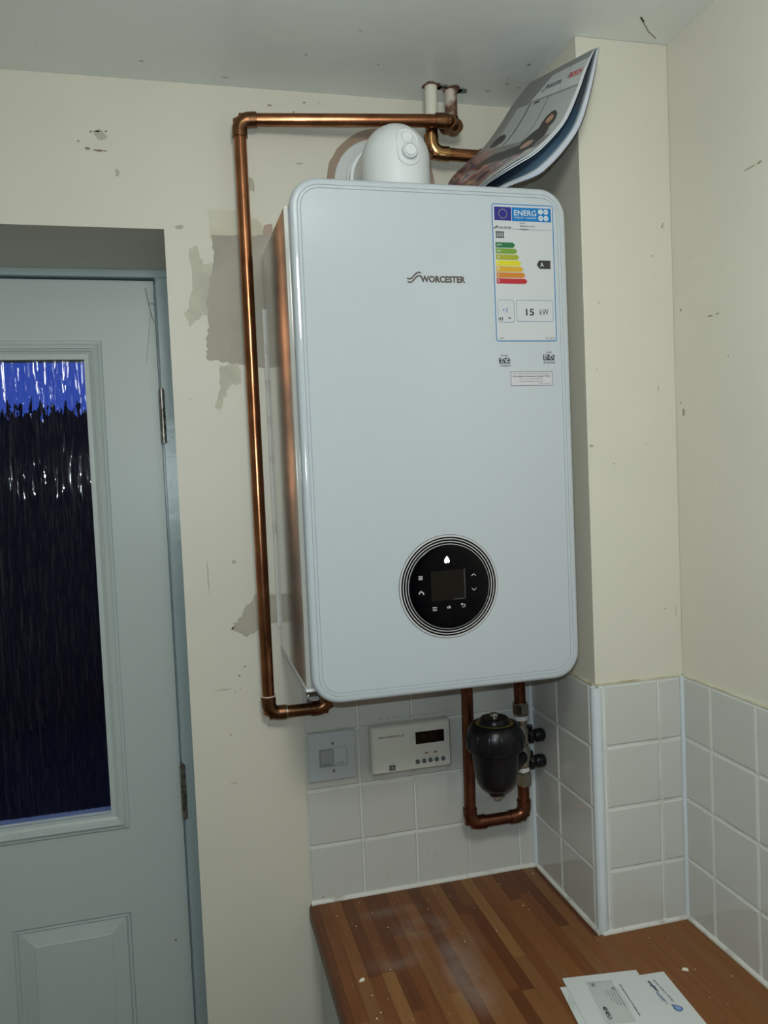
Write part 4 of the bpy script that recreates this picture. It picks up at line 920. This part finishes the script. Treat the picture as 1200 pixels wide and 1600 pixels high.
NAVI = bpy.data.materials['navy_ink']; LBL = mat('light_blue_ink', (0.22, 0.36, 0.60), 0.4); DBL = mat('blue_ink', (0.06, 0.10, 0.33), 0.4); PUR = mat('grey_ink', (0.16, 0.17, 0.20), 0.5)
fB = emap(eB, BA, BO, 0)
# text maps: reading direction -y, letter tops toward +x
def rd(f, u0_, dz=0): return lambda u, v: (lambda p: (p[0], p[1], p[2]+dz))(f(v, -u))
text('lettering', 'anglian', 0.3740, 0.3985, -0.0045, 0.0020, rd(fB, 0), NAVI, eB, bold=0.03)
text('lettering', 'water', 0.3990, 0.4225, -0.0062, -0.0010, rd(fB, 0), DBL, eB, bold=0.0)
text('lettering', 'love every drop', 0.3740, 0.4240, 0.0042, 0.0100, rd(fB, 0), PUR, eB, shear=0.3)
dp = [(0.4270, 0.0005), (0.4305, 0.0040), (0.4335, 0.0085), (0.4372, 0.0110), (0.4412, 0.0105), (0.4438, 0.0070), (0.4440, 0.0030), (0.4415, -0.0002), (0.4375, -0.0012), (0.4330, 0.0000), (0.4295, 0.0003)]
flat('droplet', [[(a, b) for a, b in dp]], rd(fB, 0), DBL, eB)
flat('droplet_centre', [[(0.4362+(a-0.4362)*0.68+0.001, 0.0048+(b-0.0048)*0.62) for a, b in dp]], rd(fB, 0, 0.0002), LBL, eB)
flat('full_stop', [disc2(0.4250, -0.0045, 0.0010, 10)], rd(fB, 0), NAVI, eB)
fA = emap(eA, AA, AO, 0); rA = rd(fA, 0)
wq = [(0.3535, -0.0905), (0.3615, -0.0530), (0.4480, -0.0660), (0.4410, -0.1060)]
flat('address_window', [wq], rA, WINF, eA)
flat('window_edge', strip2([wq[0], wq[1]], 0.0006), rd(fA, 0, .0002), PUR, eA)
sl = -0.135   # slant of the lines: the envelope is turned
def tA(name, s, u0_, u1_, x_foot, h, m_, bold=0):
    f = lambda u, v: (lambda p: (p[0], p[1], p[2]+0.0003))(fA(v+(u-u0_)*sl, -u))
    return text(name, s, u0_, u1_, x_foot, x_foot+h, f, m_, eA, bold=bold)
tA('lettering', 'Strictly Private and Confidential', 0.3725, 0.4385, -0.0478, 0.0026, BLK, 0.03)
tA('lettering', 'If undelivered please return', 0.3765, 0.4250, -0.0545, 0.0016, PUR)
for k, (ua, ub) in enumerate(((0.3790, 0.4180), (0.3795, 0.4130), (0.3800, 0.4110), (0.3795, 0.4040), (0.3790, 0.3940))):
    tA('lettering', ('The Householder', 'Customer care line', 'Account services', 'Please open', 'Thank you')[k], ua, ub, -0.0600-k*0.0042, 0.0020, BLK if k < 4 else PUR)
random.seed(5)
def smudge(ua, ub, xa, xb, nx_, ny_):
    ps = []
    for i in range(nx_):
        for j in range(ny_):
            if random.random() < 0.62:
                a, b = (ub-ua)/nx_, (xb-xa)/ny_; ps.append([(u, x+(u-ua)*sl) for u, x in rect2(ua+i*a, ua+(i+1)*a, xa+j*b, xa+(j+1)*b)])
    return ps
flat('postal_mark', smudge(0.4065, 0.4335, -0.0955, -0.0895, 18, 5), rd(fA, 0, .0003), BLK, eA)
flat('franking_mark', smudge(0.3585, 0.3660, -0.0865, -0.0805, 6, 5)+smudge(0.3745, 0.3815, -0.0630, -0.0575, 6, 5), rd(fA, 0, .0003), PUR, eA)
fC = emap(eC, CA, CO, 0)
for k in range(3):
    text('lettering', 'Please return', 0.3700+k*0.006, 0.3900+k*0.004, -0.1285-k*0.0028, -0.1270-k*0.0028, rd(fC, 0), PUR, eC)

# ------------------------------------------------------------------ crumbs and flakes
def flake(x, y, rx, ry, h, name, label, rot):
    bm = bmesh.new(); n = 9; rr = [random.uniform(.7, 1.2) for _ in range(n)]
    t_ = [bm.verts.new((rx*.8*rr[k]*math.cos(2*PI*k/n), ry*.8*rr[k]*math.sin(2*PI*k/n), h+random.uniform(-.0004, .0004))) for k in range(n)]
    b_ = [bm.verts.new((rx*rr[k]*math.cos(2*PI*k/n), ry*rr[k]*math.sin(2*PI*k/n), 0)) for k in range(n)]
    for k in range(n): bm.faces.new((t_[k], t_[(k+1) % n], b_[(k+1) % n], b_[k]))
    bm.faces.new(t_); bm.faces.new(b_[::-1])
    o = obj(name, bm, CHIP); o.location = (x, y, 0.0002); o.rotation_euler = (0, 0, rot); return tag(o, label, 'flake')
flake(-0.4012, -0.2412, 0.0052, 0.0030, 0.0022, 'paint_flake', 'pale triangular paint flake on the left of the worktop', 0.5)
flake(0.0659, -0.3669, 0.0052, 0.0022, 0.0028, 'paint_flake', 'pale curled paint flake on the worktop, right of the envelopes', -0.5)
random.seed(11)
bm = bmesh.new()
spots = [(-0.36, -0.03), (-0.30, -0.05), (-0.405, -0.06), (-0.385, -0.09), (-0.38, -0.10), (-0.33, -0.12), (-0.31, -0.19), (-0.36, -0.16), (-0.395, -0.28), (-0.375, -0.295), (-0.40, -0.33), (-0.20, -0.06), (-0.17, -0.10), (-0.24, -0.06), (-0.10, -0.05), (-0.06, -0.09), (-0.04, -0.11), (-0.05, -0.05), (-0.09, -0.13), (0.06, -0.28), (0.075, -0.275), (0.09, -0.29), (0.055, -0.30), (0.13, -0.42), (0.12, -0.40), (0.06, -0.43), (0.08, -0.37), (-0.02, -0.26), (-0.28, -0.03), (-0.22, -0.03), (-0.40, -0.12), (-0.345, -0.07), (0.05, -0.47), (0.075, -0.45)]
for _ in range(22): spots.append((random.uniform(-0.43, -0.02), random.uniform(-0.45, -0.02)))
for x, y in spots:
    r_ = random.uniform(0.0004, 0.0011); m4 = Matrix.Translation((x, y, r_*0.6+0.0002)) @ Matrix.Diagonal((1.3, 1, .8, 1))
    bmesh.ops.create_icosphere(bm, subdivisions=1, radius=r_, matrix=m4)
tag(obj('crumbs', bm, CHIP), 'tiny pale plaster crumbs scattered over the brown worktop', 'crumbs', kind='stuff')
